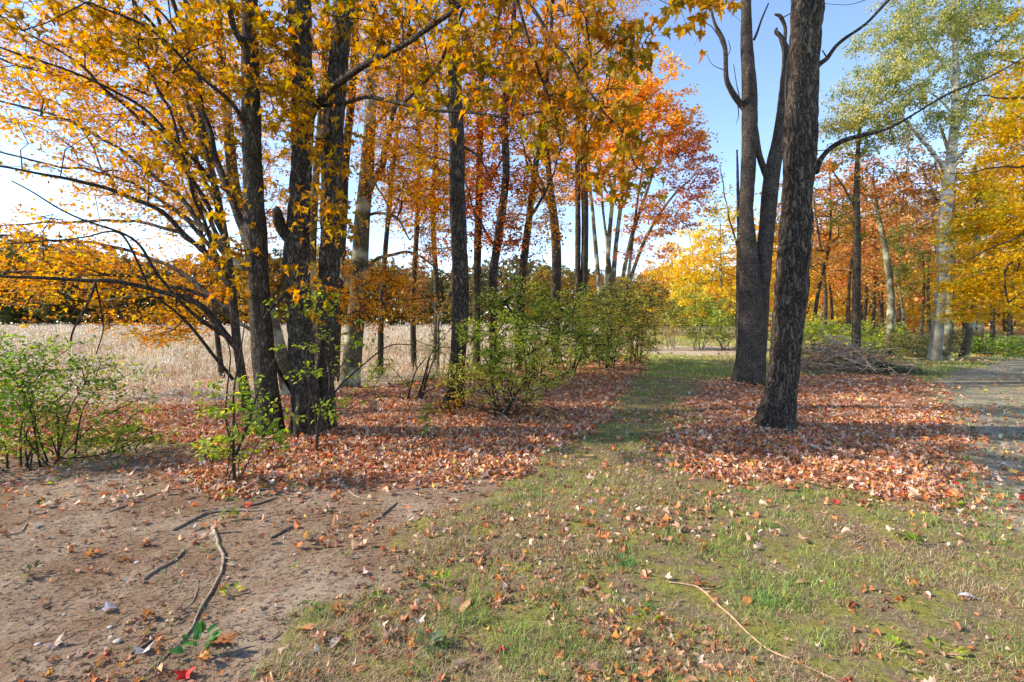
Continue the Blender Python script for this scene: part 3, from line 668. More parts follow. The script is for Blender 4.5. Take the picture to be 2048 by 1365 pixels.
# ---- pale olive trunk with fork, further back
t = thing('maple_tree', 'pale olive-barked maple with side limb forking right behind the black double trunk', 'maple tree', base_of(698, 782), 'orange maples along the field edge')
mb = MB(); sk = [trunk(mb, [(698,782,46),(708,680,40),(717,580,37),(724,450,34),(733,350,31),(741,230,26),(744,100,24),(746,0,22),(748,-200,18),(750,-500,10)], 12.2, 36, .05, .01, (.4,.2,4), 15, dfreq=6)]
mb.build('trunk', M_bark_pale, t)
mb = MB()
sk.append(limb(mb, [(730,400,16,12.2),(757,345,14,12.2),(774,290,13,12.2),(786,235,11,12.1),(798,160,8,12),(806,60,6,12),(815,-100,4,12)], 12, disp=.004))
sk.append(limb(mb, [(738,430,7,12.2),(770,425,6,12),(800,440,5,11.8),(820,480,3,11.6)], 12))
sk.append(limb(mb, [(728,540,8,12.2),(760,515,7,12),(810,505,6,11.8),(850,520,5,11.6),(900,555,3,11.4)], 12))
sk.append(limb(mb, [(728,540,6,12.2),(760,545,5,12.3),(800,565,4,12.3)], 12))
sk.append(limb(mb, [(742,265,7,12.2),(775,225,6,12),(820,190,5,11.8)], 12))
sk.append(limb(mb, [(716,600,10,12.2),(690,560,9,12.3),(680,540,7,12.4),(690,500,5,12.4)], 12))
mb.build('limbs', M_bark_pale, t)
cl = np.vstack([blob(790,190,12,120,190,1.8,150), blob(830,330,11.5,120,130,1.5,110), blob(740,560,11.5,110,50,1.4,36), blob(790,620,12,120,50,1.3,32), blob(860,490,11,80,50,1,14), blob(760,-200,12,220,200,3,60), blob(700,60,12.5,80,130,1.2,40)])
crown(t, np.vstack(sk), cl, 40, .45, .075, ORANGE, TRI3, M_twig, twigs=5, rt=.004, rmax=.04, bname='twigs', twr=.003)

# ---- trunks behind the clump
def simple_tree(name, label, cat, base, pts, Y, bark, blobs, per, spread, size, pal, tmpl=TRI3, group=None, limbs=(), sides=20, disp=.006, twigs=4, rt=.004, rmax=.05, twm=None, flare=(.35,.2,4), droop=.4, bare=0, leafm=None, dfreq=8, twr=.003, up=.6, **k):
    t = thing(name, label, cat, base_of(*base), group)
    Y0 = G(*base)[1] if Y is None else Y
    mb = MB(); sk = [trunk(mb, pts, Y0, sides, max(.05, Y0*.006), disp, flare, int(base[0])%97, dfreq=dfreq)]
    mb.build('trunk', bark, t)
    if limbs:
        mb = MB()
        for l in limbs: sk.append(limb(mb, [q if len(q) > 3 else (*q, Y0) for q in l], Y0, disp=.003))
        mb.build('limbs', bark, t)
    if blobs:
        cl = np.vstack([blob(b[0], b[1], Y0+(b[6] if len(b) > 6 else 0), b[2], b[3], b[4], b[5]) for b in blobs])
        crown(t, np.vstack(sk), cl, per, spread, size, pal, tmpl, twm or M_twig, twigs=twigs, rt=rt, rmax=rmax, bname='twigs', droop=droop, bare=bare, leafm=leafm, twr=twr, up=up, **k)
    return t
GE = 'orange maples along the field edge'
simple_tree('maple_tree', 'maple with grey trunk leaning left behind the slender and straight trunks', 'maple tree', (580,790), [(580,790,34),(560,700,30),(520,560,28),(490,460,27),(466,350,25),(452,200,23),(440,80,20),(430,-40,18),(410,-300,10)], 10.8, M_bark_pale,
    [(430,150,150,180,1.8,170), (300,330,160,120,1.6,120), (60,120,140,120,1.6,70), (200,80,150,120,1.6,60), (200,500,170,60,1.6,44), (400,570,110,70,1.2,44), (420,-200,250,200,3,50), (560,300,60,200,1,60), (330,650,100,40,1,30), (150,200,170,110,1.6,70), (60,560,120,50,1.2,34)], 40, .42, .07, ORANGE, group=GE,
    limbs=[[(530,590,14),(450,500,10),(380,440,8),(280,400,6),(180,380,4)], [(470,380,12),(400,280,9),(340,200,7),(280,100,5)], [(560,700,12),(470,640,9),(380,600,7),(290,590,5),(200,600,3)]])
simple_tree('maple_tree', 'maple with thin sunlit pale stem seen between the straight and black trunks', 'maple tree', (622,780), [(622,780,20),(624,650,18),(625,500,18),(630,380,17),(640,250,15),(650,100,13),(655,-60,11),(660,-300,6)], 12.8, M_bark_pale,
    [(620,150,90,150,1.5,80), (560,380,60,120,1.2,44), (650,-250,180,150,2,24)], 40, .42, .075, ORANGE, group=GE)
simple_tree('maple_tree', 'maple with thin brown stem curving between black trunk and pale olive trunk', 'maple tree', (668,778), [(668,778,22),(676,600,20),(686,440,19),(690,330,19),(703,200,17),(708,120,16),(712,0,14),(716,-200,9)], 13.4, M_bark_grey,
    [(690,80,90,120,1.5,60), (640,480,60,90,1.3,26), (720,-220,200,150,3,50)], 24, .42, .085, GOLD, group=GE)

for i, (bx, by, Yk, lb, pts, pl) in enumerate((
  (760,760,14.5,'thin orange-leaved maple just right of the pale olive trunk',[(760,760,14),(764,600,12),(775,450,11),(790,300,9),(812,120,7),(825,-60,4)],ORANGE), (828,752,16.5,'slim rust-leaved maple between pale olive trunk and dark single trunk',[(828,752,13),(826,600,12),(834,450,11),(838,280,9),(830,100,7),(838,-60,4)],RUST),
  (445,775,14,'thin gold-leaved maple left of the slender leaning stem',[(445,775,14),(430,640,12),(405,480,10),(370,300,8),(350,120,6),(330,-60,4)],GOLD), (870,735,18,'slim orange-leaved maple touching left side of the dark single trunk',[(870,735,13),(874,600,12),(866,440,11),(872,280,9),(880,80,6)],ORANGE))):
    x_, y_ = pts[3][0], pts[3][1]
    simple_tree('maple_tree', lb, 'maple tree', (bx, by), pts, Yk, M_bark_grey, [(x_,y_-120,80,120,1.6,52),(x_+10,y_+90,70,110,1.4,36)], 30, .55, .085, pl, RHOMB, group=GE, sides=16, rt=.005, twr=.004, limbs=[[(pts[2][0],pts[2][1],5),(pts[2][0]+30,pts[2][1]-70,4),(pts[2][0]+60,pts[2][1]-130,2)],[(pts[2][0],pts[2][1]-40,5),(pts[2][0]-35,pts[2][1]-110,4),(pts[2][0]-60,pts[2][1]-190,2)]])
# ---- dark single trunk in the middle
simple_tree('maple_tree', 'tall dark maple trunk standing alone left of the green bushes, ivy at its foot', 'maple tree', (906,828), [(904,828,44),(912,760,38),(917,700,36),(921,600,37),(918,480,35),(914,380,34),(914,290,34),(910,200,30),(908,100,27),(905,0,25),(900,-150,20),(893,-450,11)], None, M_bark_dark,
    [(900,-60,160,110,1.4,26), (960,130,100,120,1.2,18), (850,60,110,100,1.2,18), (900,-420,220,200,2.2,34), (860,330,60,80,.8,10,.6)], 22, .38, .09, GOLD, MAPLE_MID, group='trunks in the middle of the tree row', sides=48, disp=.012, dfreq=10,
    limbs=[[(914,250,9),(960,170,8),(985,90,7),(1010,0,5)], [(912,240,7),(880,180,6),(855,110,5),(845,20,4)], [(916,285,6),(950,310,5),(985,360,3)]], flare=(.8,.2,5))
GM = 'trunks in the middle of the tree row'
MIDT = [
 ('maple_tree', 'thin straight maple trunk directly right of the dark ivy-footed trunk', (953,742), [(953,742,18),(953,650,17),(955,500,17),(958,400,16),(960,250,14),(964,100,11),(970,-80,7)], M_bark_grey, [(960,300,70,190,1.5,70), (880,420,70,100,1.3,34), (980,-40,120,100,2,40)], RUST),
 ('maple_tree', 'maple trunk with a bulge leaning right above the first green bush', (988,752), [(988,752,19),(986,640,20),(985,560,21),(993,500,18),(1003,430,18),(1012,340,17),(1009,240,16),(1018,120,13),(1030,0,11),(1042,-150,7)], M_bark_dark, [(1010,150,80,130,1.6,60), (1000,400,70,150,1.5,44), (1040,-130,120,100,2,40)], RUST),
 ('maple_tree', 'dark slim maple trunk tilting right behind the green bush middle', (1036,745), [(1036,745,17),(1040,640,17),(1046,540,17),(1058,440,15),(1070,340,14),(1082,260,13),(1095,140,11),(1105,20,8),(1112,-120,5)], M_bark_dark, [(1090,180,80,130,1.5,50), (1060,420,50,110,1.3,24), (1130,-60,110,90,2,30)], ORANGE),
 ('maple_tree', 'greyish maple trunk bending left at mid height with pale side limb', (1110,730), [(1110,730,22),(1112,600,21),(1113,500,21),(1106,420,17),(1098,350,14),(1092,270,12),(1090,140,10),(1094,0,7)], M_bark_grey, [(1100,300,60,180,2,54), (1150,100,100,110,2,44), (1120,-80,120,90,2,34)], ORANGE),
 ('maple_tree', 'left one of two parallel slim trunks rising from the bushes', (1156,722), [(1156,722,13),(1155,600,13),(1156,450,12),(1155,300,11),(1156,150,9),(1157,0,7)], M_bark_dark, [(1150,260,60,160,1.6,30), (1160,20,100,100,2,24)], RUST),
 ('maple_tree', 'right one of two parallel slim trunks rising from the bushes', (1169,722), [(1169,722,17),(1168,600,17),(1170,450,15),(1168,330,15),(1170,200,11),(1174,80,9),(1178,-60,6)], M_bark_grey, [(1200,200,70,150,1.6,34), (1190,-30,100,100,2,24)], ORANGE),
]
for i, (nm, lb, bs, pts, bk, bl, pal) in enumerate(MIDT):
    lim = [[(pts[3][0], pts[3][1], 7), (pts[3][0]+(-1)**i*45, pts[3][1]-80, 5), (pts[3][0]+(-1)**i*75, pts[3][1]-190, 3)]]
    if i == 3: lim.append([(1104,430,8),(1080,360,7),(1062,330,6),(1045,300,4)])
    simple_tree(nm, lb, 'maple tree', bs, pts, None, bk, [(b[0], b[1], b[2]*1.1, b[3], b[4], int(b[5]*1.5)) for b in bl], 44, .6, .095, pal, RHOMB, group=GM, sides=22, disp=.012, limbs=lim, rt=.006, twr=.005)

# ---- many-stemmed red maple
t = thing('maple_tree', 'many-stemmed maple with pale fanning stems and layered orange-red crown', 'maple tree', base_of(1225, 706))
Yr = 27.
mb = MB(); sk = []
for st in ([(1205,706,12),(1200,600,11),(1190,480,9),(1180,380,7),(1160,280,4)], [(1215,706,13),(1213,600,12),(1218,480,10),(1228,370,8),(1235,250,5)], [(1222,706,12),(1224,600,12),(1232,490,10),(1246,380,8),(1262,260,4)],
           [(1232,706,11),(1238,600,10),(1262,480,9),(1295,380,7),(1325,290,4)], [(1240,706,11),(1250,600,9),(1290,480,8),(1340,400,6),(1390,350,3)], [(1226,706,9),(1222,560,8),(1206,420,6),(1200,320,4)], [(1236,690,8),(1256,560,7),(1270,440,6),(1290,300,3)]):
    sk.append(trunk(mb, [(a, b, c, Yr+(a-1225)*.01) for a, b, c in st], Yr, 12, .15, .01, None, 3))
mb.build('trunk', M_bark_pale, t)
cl = np.vstack([blob(1270,190,Yr,110,80,3,90), blob(1310,290,Yr,110,70,3,90), blob(1200,330,Yr,90,90,3,60), blob(1230,240,Yr+1,120,70,3,60), blob(1300,430,Yr,90,50,2.5,26)])
crown(t, np.vstack(sk), cl, 60, .62, .17, REDPINK, RHOMB, M_twig_pale, twigs=5, rt=.006, rmax=.09, flat=.35, twr=.006, droop=.2, bname='branches')
cl = np.vstack([blob(1380,330,Yr-1,60,100,2,60), blob(1350,420,Yr-1,90,50,2,34), blob(1290,500,Yr-1,70,30,2,12)])
crown(t, np.vstack(sk), cl, 30, .6, .15, CRIMSON, RHOMB, M_twig_pale, twigs=6, rt=.006, rmax=.05, flat=.4, twr=.006, droop=.2, bname='branches')

# ---- mossy twin trunk on the right
t = thing('dead_topped_tree', 'tall speckled tree with two trunks and bare dead side limbs, moss at base', 'tree', base_of(1497, 768))
Yt = G(1497,768)[1]
mb = MB(); trunk(mb, [(1494,770,62),(1500,700,56),(1501,600,52),(1497,500,38),(1493,420,32),(1498,300,34),(1499,200,34),(1494,100,28),(1492,0,24),(1490,-100,20),(1486,-300,13)], Yt, 44, .05, .014, (.7,.35,5), 31, dfreq=7); mb.build('trunk', M_bark_speck, t)
mb = MB(); trunk(mb, [(1512,768,40,Yt+.1),(1516,690,38,Yt+.1),(1524,560,38,Yt+.1),(1534,450,36,Yt+.15),(1544,350,36,Yt+.2),(1558,270,28,Yt+.2),(1568,180,22,Yt+.2),(1572,110,18,Yt+.2),(1562,76,13,Yt+.2),(1552,64,11,Yt+.2),(1554,56,6,Yt+.2)], Yt, 36, .05, .012, (.3,.3,4), 32, dfreq=7); mb.build('trunk', M_bark_speck, t)
mb = MB()
limb(mb, [(1536,360,16,Yt+.15),(1526,340,15,Yt+.1),(1514,300,14,Yt),(1506,250,12,Yt)], Yt, disp=.006, sides=14)
limb(mb, [(1494,225,17,Yt),(1482,208,15,Yt),(1464,190,14,Yt-.1),(1452,160,11,Yt-.2),(1448,110,11,Yt-.2),(1442,75,12,Yt-.25),(1428,45,7,Yt-.3),(1420,20,5,Yt-.3)], Yt, disp=.006, sides=14)
limb(mb, [(1508,80,6,Yt),(1520,50,5,Yt),(1534,10,3.5,Yt),(1536,4,3,Yt)], Yt, disp=.002)
limb(mb, [(1568,120,9,Yt+.2),(1570,60,8,Yt+.3),(1560,38,9,Yt+.3),(1550,28,5,Yt+.3)], Yt)
for l in ([(1480,208,3),(1476,170,2),(1470,130,1.5)], [(1474,200,3),(1478,230,2),(1472,250,1)], [(1450,120,2.5),(1462,100,2),(1460,80,1)], [(1442,80,3),(1420,50,2),(1400,40,1)], [(1447,140,2),(1425,130,1.2),(1415,110,1)], [(1560,38,3),(1600,20,2),(1640,30,1)]):
    limb(mb, [(*q, Yt) for q in l], Yt, sides=5)
mb.build('dead_limbs', M_bark_speck, t)
cl = blob(1490,-420,Yt,300,160,2,40)
crown(t, np.array([[*P(1486,-280,Yt), .1], [*P(1490,-100,Yt), .12]]), cl, 22, .5, .11, ORANGE, MAPLE_MID, M_twig, twigs=4, rt=.006, bname='twigs')
mb = MB(); g0 = base_of(1477, 772)

# ---- thin trunk just behind it
simple_tree('young_tree', 'thin grey trunk standing close behind the speckled twin trunk', 'tree', (1478,722), [(1478,722,13),(1477,600,12),(1478,480,10),(1476,380,7),(1474,300,4)], None, M_bark_grey, [(1450,450,50,90,1.5,24)], 24, .6, .12, BRIGHTYEL, RHOMB, limbs=[[(1477,500,5),(1455,420,3),(1440,330,2)],[(1476,460,4),(1480,380,3),(1492,330,2)]], rt=.006)

# ---- big furrowed trunk, the nearest tree
t = thing('furrowed_tree', 'thick furrowed brown trunk in the fallen leaves, nearest tree on the right', 'tree', base_of(1545, 862))
Yb = G(1545,862)[1]
mb = MB(); a = trunk(mb, [(1549,864,90),(1554,830,82),(1562,780,76),(1570,700,73),(1580,600,74),(1588,500,74),(1594,420,73),(1600,300,76),(1606,180,74),(1612,60,73),(1616,-30,72),(1625,-200,60),(1640,-500,44),(1655,-900,20)], Yb, 96, .018, .028, (.8,.17,5), 41, dfreq=11, zf=.2); mb.build('trunk', M_bark_big, t)
mb = MB()
l1 = limb(mb, [(1632,135,16,Yb),(1650,118,12,Yb),(1680,90,10,Yb-.1),(1730,50,8,Yb-.2),(1782,-5,7,Yb-.3),(1850,-70,5,Yb-.4)], Yb, .04, 12, disp=.004)
l2 = limb(mb, [(1630,345,18,Yb),(1645,318,13,Yb),(1690,285,12,Yb-.1),(1760,262,10,Yb-.3),(1830,225,8,Yb-.5),(1900,185,7,Yb-.7),(1970,155,6,Yb-.9),(2060,112,5,Yb-1.1),(2160,60,3,Yb-1.3)], Yb, .04, 12, disp=.004)
for l in ([(1830,225,3,Yb-.5),(1820,240,2,Yb-.5),(1815,262,1.3,Yb-.5)], [(1780,262,3,Yb-.3),(1776,280,2,Yb-.3)], [(1655,118,4,Yb),(1645,102,3,Yb-.1)], [(1740,-3,2,Yb),(1700,8,1.5,Yb),(1655,6,1.3,Yb),(1640,2,2,Yb)]):
    limb(mb, l, Yb, .03, 6)
mb.build('limbs', M_bark_dark, t)
# a thin vine climbing the trunk
s = np.linspace(0, 1, 120); ph = 4.2+1.3*np.sin(s*7)+.4*np.sin(s*23); zz = 1.2+s*5.6
ci = np.array([np.interp(zz, a[:, 2], a[:, k]) for k in (0, 1, 3)]).T
vine = np.column_stack([ci[:, 0]+np.cos(ph)*(ci[:, 2]+.006), ci[:, 1]+np.sin(ph)*(ci[:, 2]+.006), zz])
mb = MB(); mb.tube(vine, np.full(120, .006), 6); mb.build('vine', M_stick_dark, t)
cl = np.vstack([blob(1640,-600,Yb,300,250,2.2,40)])
crown(t, a, cl, 20, .45, .1, GOLD, MAPLE_MID, M_twig, twigs=4, rt=.005, bname='twigs')

# ---- white birch
Yw = G(1875,722)[1]
t = thing('birch_tree', 'tall white-barked birch with forked upper limbs and pale green-yellow crown', 'birch tree', base_of(1872, 724))
mb = MB(); sk = [trunk(mb, [(1868,724,33),(1875,660,29),(1884,560,28),(1888,450,29),(1898,350,26),(1908,260,22),(1912,170,17),(1910,90,13),(1906,0,11),(1904,-120,7)], Yw, 32, .1, .006, (.18,.35,4), 51, dfreq=4)]
mb.build('trunk', M_birch, t)
mb = MB()
for l in ([(1896,345,14),(1870,310,11),(1840,275,9),(1815,245,8),(1790,215,5),(1750,190,3)], [(1912,320,11),(1935,295,9),(1950,275,7),(1975,230,5),(2010,160,3)], [(1905,270,9),(1925,240,7),(1935,190,6),(1960,130,5),(1990,60,3)], [(1912,180,8),(1880,120,7),(1850,80,5),(1820,40,4),(1800,-20,2)],
          [(1908,230,7),(1870,190,5),(1830,180,3),(1770,140,2)], [(1905,100,6),(1930,50,5),(1950,0,4),(1960,-60,2)], [(1898,400,6),(1860,440,5),(1840,420,4),(1820,400,2)]):
    sk.append(limb(mb, [(*q, Yw) for q in l], Yw, .12, 10, disp=.003))
mb.build('limbs', M_birch, t)
cl = np.vstack([blob(1760,190,Yw,90,60,2,80), blob(1800,90,Yw,80,100,2,90), blob(1900,40,Yw,120,110,2.2,120), blob(1980,90,Yw,90,120,2,80), blob(1720,265,Yw,60,40,1.4,30), blob(1840,240,Yw,80,70,1.8,44), blob(1950,200,Yw,70,90,1.8,44), blob(1700,235,Yw,45,30,1.2,20), blob(1880,-120,Yw,160,100,2,60)])
crown(t, np.vstack(sk), cl, 80, .5, .085, BIRCHLEAF, RHOMB, M_twig_pale, twigs=5, rt=.005, rmax=.05, bname='branches', leafm=M_green, flat=.7, droop=.9, twr=.004)
GB = 'pale trunks beside the birch'
simple_tree('pale_tree', 'smooth grey trunk touching the right side of the white birch base', 'tree', (1892,716), [(1890,716,24),(1896,640,20),(1902,560,18),(1905,450,16),(1902,330,12),(1880,250,6)], None, M_bark_pale, [(1870,440,60,80,2,40), (1850,360,60,60,2,30)], 30, .6, .13, TANBR, RHOMB, group=GB, rt=.006,
    limbs=[[(1903,500,8),(1880,420,6),(1850,350,4),(1820,310,2)], [(1903,470,7),(1890,380,5),(1868,320,3)]])
simple_tree('pale_tree', 'grey trunk leaning right with bent foot between birch and yellow maple', 'tree', (1928,716), [(1926,716,22),(1938,670,18),(1948,620,17),(1950,540,15),(1954,430,12),(1950,330,8)], None, M_bark_pale, [(1950,380,60,90,2,30)], 30, .6, .13, YELLOW, RHOMB, group=GB, rt=.006)
simple_tree('pale_tree', 'upright pale trunk right of the leaning grey trunk', 'tree', (1959,706), [(1959,706,20),(1960,640,18),(1964,560,16),(1968,460,13),(1970,350,9)], None, M_bark_pale, [(1975,400,60,100,2,30)], 30, .6, .13, YELLOW, RHOMB, group=GB, rt=.006)

# ---- golden maple filling the right edge
Ym = 12.5
t = thing('maple_tree', 'golden-yellow maple with drooping layered sprays filling the right edge', 'maple tree', (*[(2190-1024)/F*Ym, Ym], float(hgt((2190-1024)/F*Ym, Ym))))
mb = MB(); sk = [trunk(mb, [(2190,780,44),(2186,600,38),(2180,400,34),(2176,200,30),(2170,0,24),(2160,-250,14)], Ym, 30, .08, .01, (.4,.3,4), 61)]; mb.build('trunk', M_bark_grey, t)
mb = MB()
for k, (y0, y1, x1) in enumerate(((560,600,1960),(500,520,1930),(440,430,1910),(380,350,1900),(320,270,1930),(260,190,1960),(200,110,1990),(540,570,2010))):
    sk.append(limb(mb, [(2182,y0,10,Ym),(2100,y0-40+(y1-y0)*.3,7,Ym+.4*(-1)**k),(2020,(y0+y1)/2-30,5,Ym+.8*(-1)**k),(x1,y1,2.5,Ym+(-1)**k)], Ym))
mb.build('limbs', M_bark_dark, t)
def layers(px, py, Y, rx, ry, rd, n, tilt=.25, nl=7):
    c = blob(px, py, Y, rx, ry, rd, n); k = rng.integers(0, nl, n); z0 = P(px, py, Y)[2]; zr = ry*Y/F
    c[:, 2] = z0+zr*((k+.5)/nl*2-1)+(c[:, 0]-P(px, py, Y)[0])*tilt+rng.normal(size=n)*zr*.05; return c
cl = np.vstack([layers(2060,510,Ym,140,120,2,170), layers(2040,330,Ym,120,120,1.8,110), layers(2080,170,Ym,80,100,1.5,50), layers(1960,560,Ym,55,50,1.,28,nl=3), layers(2180,350,Ym,120,300,2.5,90), blob(2180,-100,Ym,150,150,2,40)])
crown(t, np.vstack(sk), cl, 80, .48, .09, YELLOW, TRI3, M_twig, twigs=6, rt=.004, rmax=.03, flat=.25, bname='twigs', droop=.3)

# ================================================================== SHRUBS AND SAPLINGS
def shrub(name, label, base, blobs, Y=None, per=26, spread=.22, size=.04, pal=GREEN, tmpl=OVAL, nst=7, rt=.0025, fan_=.5, group=None, bmat=None, extra=None, twigs=4, step=.25, leafm=None, up=.6, dry=0, hst=.6, cat='shrub', flat=.6, rmax=.02, twr=.0012, bare=0):
    b = base_of(*base)
    if Y: b = np.array([(base[0]-1024)/F*Y, Y, float(hgt((base[0]-1024)/F*Y, Y))])
    t = thing(name, label, cat, b, group); Y0 = b[1]; sk = []; mb = MB()
    cl = np.vstack([blob(q[0], q[1], Y0+(q[6] if len(q) > 6 else 0), q[2], q[3], q[4], q[5]) for q in blobs])
    cl[:, 2] = np.maximum(cl[:, 2], b[2]+.08)
    tops = cl[rng.choice(len(cl), min(nst, len(cl)), replace=False)]
    for tp in tops:
        o = b+np.array([rng.normal()*.06, rng.normal()*.06, -.03])*(1+Y0*.08)
        m1 = o*.6+tp*.4+np.array([rng.normal()*.05, rng.normal()*.05, .12*np.linalg.norm(tp-o)])
        e = o*.3+tp*.7+np.array([0, 0, .08*np.linalg.norm(tp-o)])
        q = catmull([o, m1, e], 14); r = np.linspace(rt*4.5, rt*1.8, 14); mb.tube(q, r, 6); sk.append(np.column_stack([q, r]))
    if extra:
        for l in extra:
            sk.append(limb(mb, l, Y0, .05, 7))
    mb.build('stems', bmat or M_twig, t)
    crown(t, np.vstack(sk), cl, per, spread, size, pal, tmpl, bmat or M_twig, leafm=leafm or M_green, twigs=twigs, rt=rt, rmax=rmax, step=step, bname='twigs', cname='leaves', flat=flat, sides=4, up=up, twr=twr, droop=.3, bare=bare)
    return t
GS = 'green shrubs at the left edge'
shrub('shrub', 'dense dark green shrub at the far left edge beside the dirt', (45,935), [(30,760,70,70,.5,34),(40,860,80,60,.5,34),(-60,800,100,130,.6,34),(100,720,60,50,.4,14),(60,690,50,30,.3,9)], per=22, spread=.22, size=.044, pal=GREEN, group=GS)
shrub('shrub', 'open green shrub with thin dark stems left of the slender maple', (118,922), [(130,790,100,50,.5,34),(200,745,90,35,.4,26),(160,870,110,45,.5,32),(260,870,60,30,.4,12),(230,800,60,40,.4,12),(90,820,60,60,.4,16)], per=15, spread=.22, size=.043, pal=GREEN, group=GS,
    extra=[[(118,920,6,5.75),(116,860,5,5.75),(112,800,4,5.8)],[(118,918,4,5.7),(200,905,3,5.8),(300,868,2,6)]])
shrub('shrub', 'low loose green shoots between the open green shrub and the slender maple', (230,905), [(270,850,60,40,.4,14),(310,880,30,25,.3,6),(220,880,50,30,.3,10)], per=16, spread=.14, size=.04, pal=YGREEN, group=GS)
GP = 'bright green saplings among the left trunks'
YS = G(470,968)[1]
shrub('sapling', 'bright green leafy sapling on the bare dirt edge before the grey-brown trunk', (468,968), [(440,800,60,40,.25,12),(520,840,50,35,.25,14),(470,880,80,30,.3,14),(420,890,45,22,.2,8),(550,880,30,25,.2,7),(500,780,30,30,.2,6)], per=11, spread=.12, size=.055, pal=YGREEN, group=GP, nst=4, rt=.0016,
    extra=[[(470,970,9,YS),(468,900,7,YS),(466,830,6,YS),(470,780,5,YS),(485,690,3,YS),(492,640,2,YS)],[(466,900,5,YS),(445,820,4,YS),(455,700,3,YS),(438,650,2,YS)],[(466,930,7,YS),(490,860,6,YS),(520,790,4,YS),(556,720,3,YS),(600,690,2,YS)]], cat='sapling')
YS2 = 5.9
shrub('sapling', 'bright green sapling with arching sprays in front of the black double trunk', (632,905), [(640,740,60,20,.25,9),(640,600,60,35,.25,14),(700,670,50,40,.25,10),(600,690,40,20,.2,5),(690,810,60,20,.2,8),(640,830,50,15,.2,6),(560,610,30,20,.2,4),(740,740,70,40,.3,8)], per=10, spread=.13, size=.055, pal=YGREEN, group=GP, nst=4, rt=.0016,
    extra=[[(632,905,8,YS2),(640,820,6,YS2),(655,760,5,YS2),(640,690,4,YS2),(600,650,3,YS2),(575,600,2,YS2)],[(636,880,5,YS2),(625,800,4,YS2),(610,700,3,YS2),(640,600,3,YS2),(690,560,2,YS2)],[(640,830,5,YS2),(690,760,4,YS2),(760,700,3,YS2),(830,690,2,YS2)],[(650,780,3,YS2),(700,700,2.5,YS2),(720,600,2,YS2)]], cat='sapling')
shrub('sapling', 'thin green seedling at the left foot of the dark single trunk', (852,895), [(850,850,12,40,.08,7),(856,810,10,20,.05,3)], per=8, spread=.07, size=.045, pal=GREEN, group=GP, nst=2, rt=.001, cat='sapling')
shrub('sapling', 'tiny green seedling in dirt below the bright sapling', (456,1035), [(455,990,10,14,.05,3),(458,1030,14,8,.05,3)], per=6, spread=.05, size=.035, pal=GREEN, group=GP, nst=2, rt=.0008, cat='sapling')
# ivy at the dark trunk's foot
shrub('ivy', 'yellow-green ivy climbing around foot of the dark single trunk', (890,838), [(900,800,30,50,.2,18),(880,830,40,15,.2,10),(905,740,22,40,.15,8)], per=9, spread=.12, size=.055, pal=[(2,(.16,.2,.04)),(2,(.45,.36,.05)),(1,(.5,.25,.05))], nst=4, rt=.0015, cat='ivy')
GR = 'bushes in the row along the field edge'
BUSH = [
 ('sprawling bright green bush right of the dark single trunk, nearest in the row', (1010,838), [(1000,760,95,45,.7,85),(1060,730,80,50,.7,68),(960,730,50,50,.6,37),(1010,690,70,40,.6,40)], None, YGREEN, .045, 30),
 ('thin green shoots left of the dark single trunk by the straw field', (830,818), [(860,760,50,50,.5,17),(790,770,60,30,.5,13),(870,680,40,40,.5,13)], 10, YGREEN, .045, 16),
 ('tall green bush behind the nearest green bush', (1060,772), [(1050,650,90,60,1.2,102),(1000,620,60,40,1,44),(1110,690,80,50,1.2,68)], None, GREEN, .06, 34),
 ('yellow-green bush below the two parallel trunks', (1140,758), [(1140,690,80,55,1.3,102),(1190,650,60,50,1.2,57),(1100,620,50,30,1,30)], None, YGREEN, .062, 36),
 ('olive bush with bare twigs right of the two parallel trunks', (1215,740), [(1215,670,70,55,1.6,119),(1200,610,60,25,1.2,40)], None, [(3,(.3,.31,.07)),(2,(.2,.21,.06)),(1.5,(.5,.38,.1))], .075, 36),
 ('brownish olive bush at the right end of the row by the grass track', (1270,728), [(1265,660,45,60,1.8,119),(1290,620,35,40,1.6,51),(1255,600,40,25,1.4,27)], None, [(3,(.34,.29,.08)),(2,(.4,.25,.1)),(1.5,(.2,.21,.06)),(1,(.6,.42,.1))], .09, 34),
]
for lb, bs, bl, Yv, pal, sz, per in BUSH:
    Y0 = Yv or G(*bs)[1]
    bl = [(b[0]+4, b[1]-8, b[2]*1.25, b[3]*1.3, b[4]*1.15, int(b[5]*.95)) for b in bl]+[(b[0]+rng.normal()*b[2]*.5, b[1]-b[3]*1.3, b[2]*.3, b[3]*.6, b[4]*.4, 7) for b in bl]; per = int(per*.85); pal = [(q[0], tuple(min(.8, c*1.15) for c in q[1])) for q in pal]+[(4.5, (.58,.56,.13)), (1.5, (.7,.5,.12))]
    shrub('shrub', lb, bs, bl, Yv, per=per, spread=.022*Y0, size=sz, pal=pal, tmpl=RHOMB if Y0 > 9 else OVAL, nst=10, rt=.0022+.0002*Y0, group=GR, bmat=M_twig_pale if Y0 > 20 else M_twig, rmax=.03, twr=.0004*Y0)
shrub('sapling', 'bare pale young tree with forked top standing in the field behind the green shoots', (876,752), [(876,640,16,50,.3,5)], None, per=6, spread=.3, size=.05, pal=YGREEN, nst=2, cat='sapling', bmat=M_twig_pale, extra=[[(876,752,7),(877,690,6),(880,630,5),(892,600,4),(905,575,3)],[(879,650,4),(872,620,3),(862,600,2)]] and [[(876,752,7,15.4),(877,690,6,15.4),(880,630,5,15.4),(892,600,4,15.4),(905,575,3,15.4)],[(879,640,4,15.4),(870,615,3,15.4),(860,600,2,15.4)]])
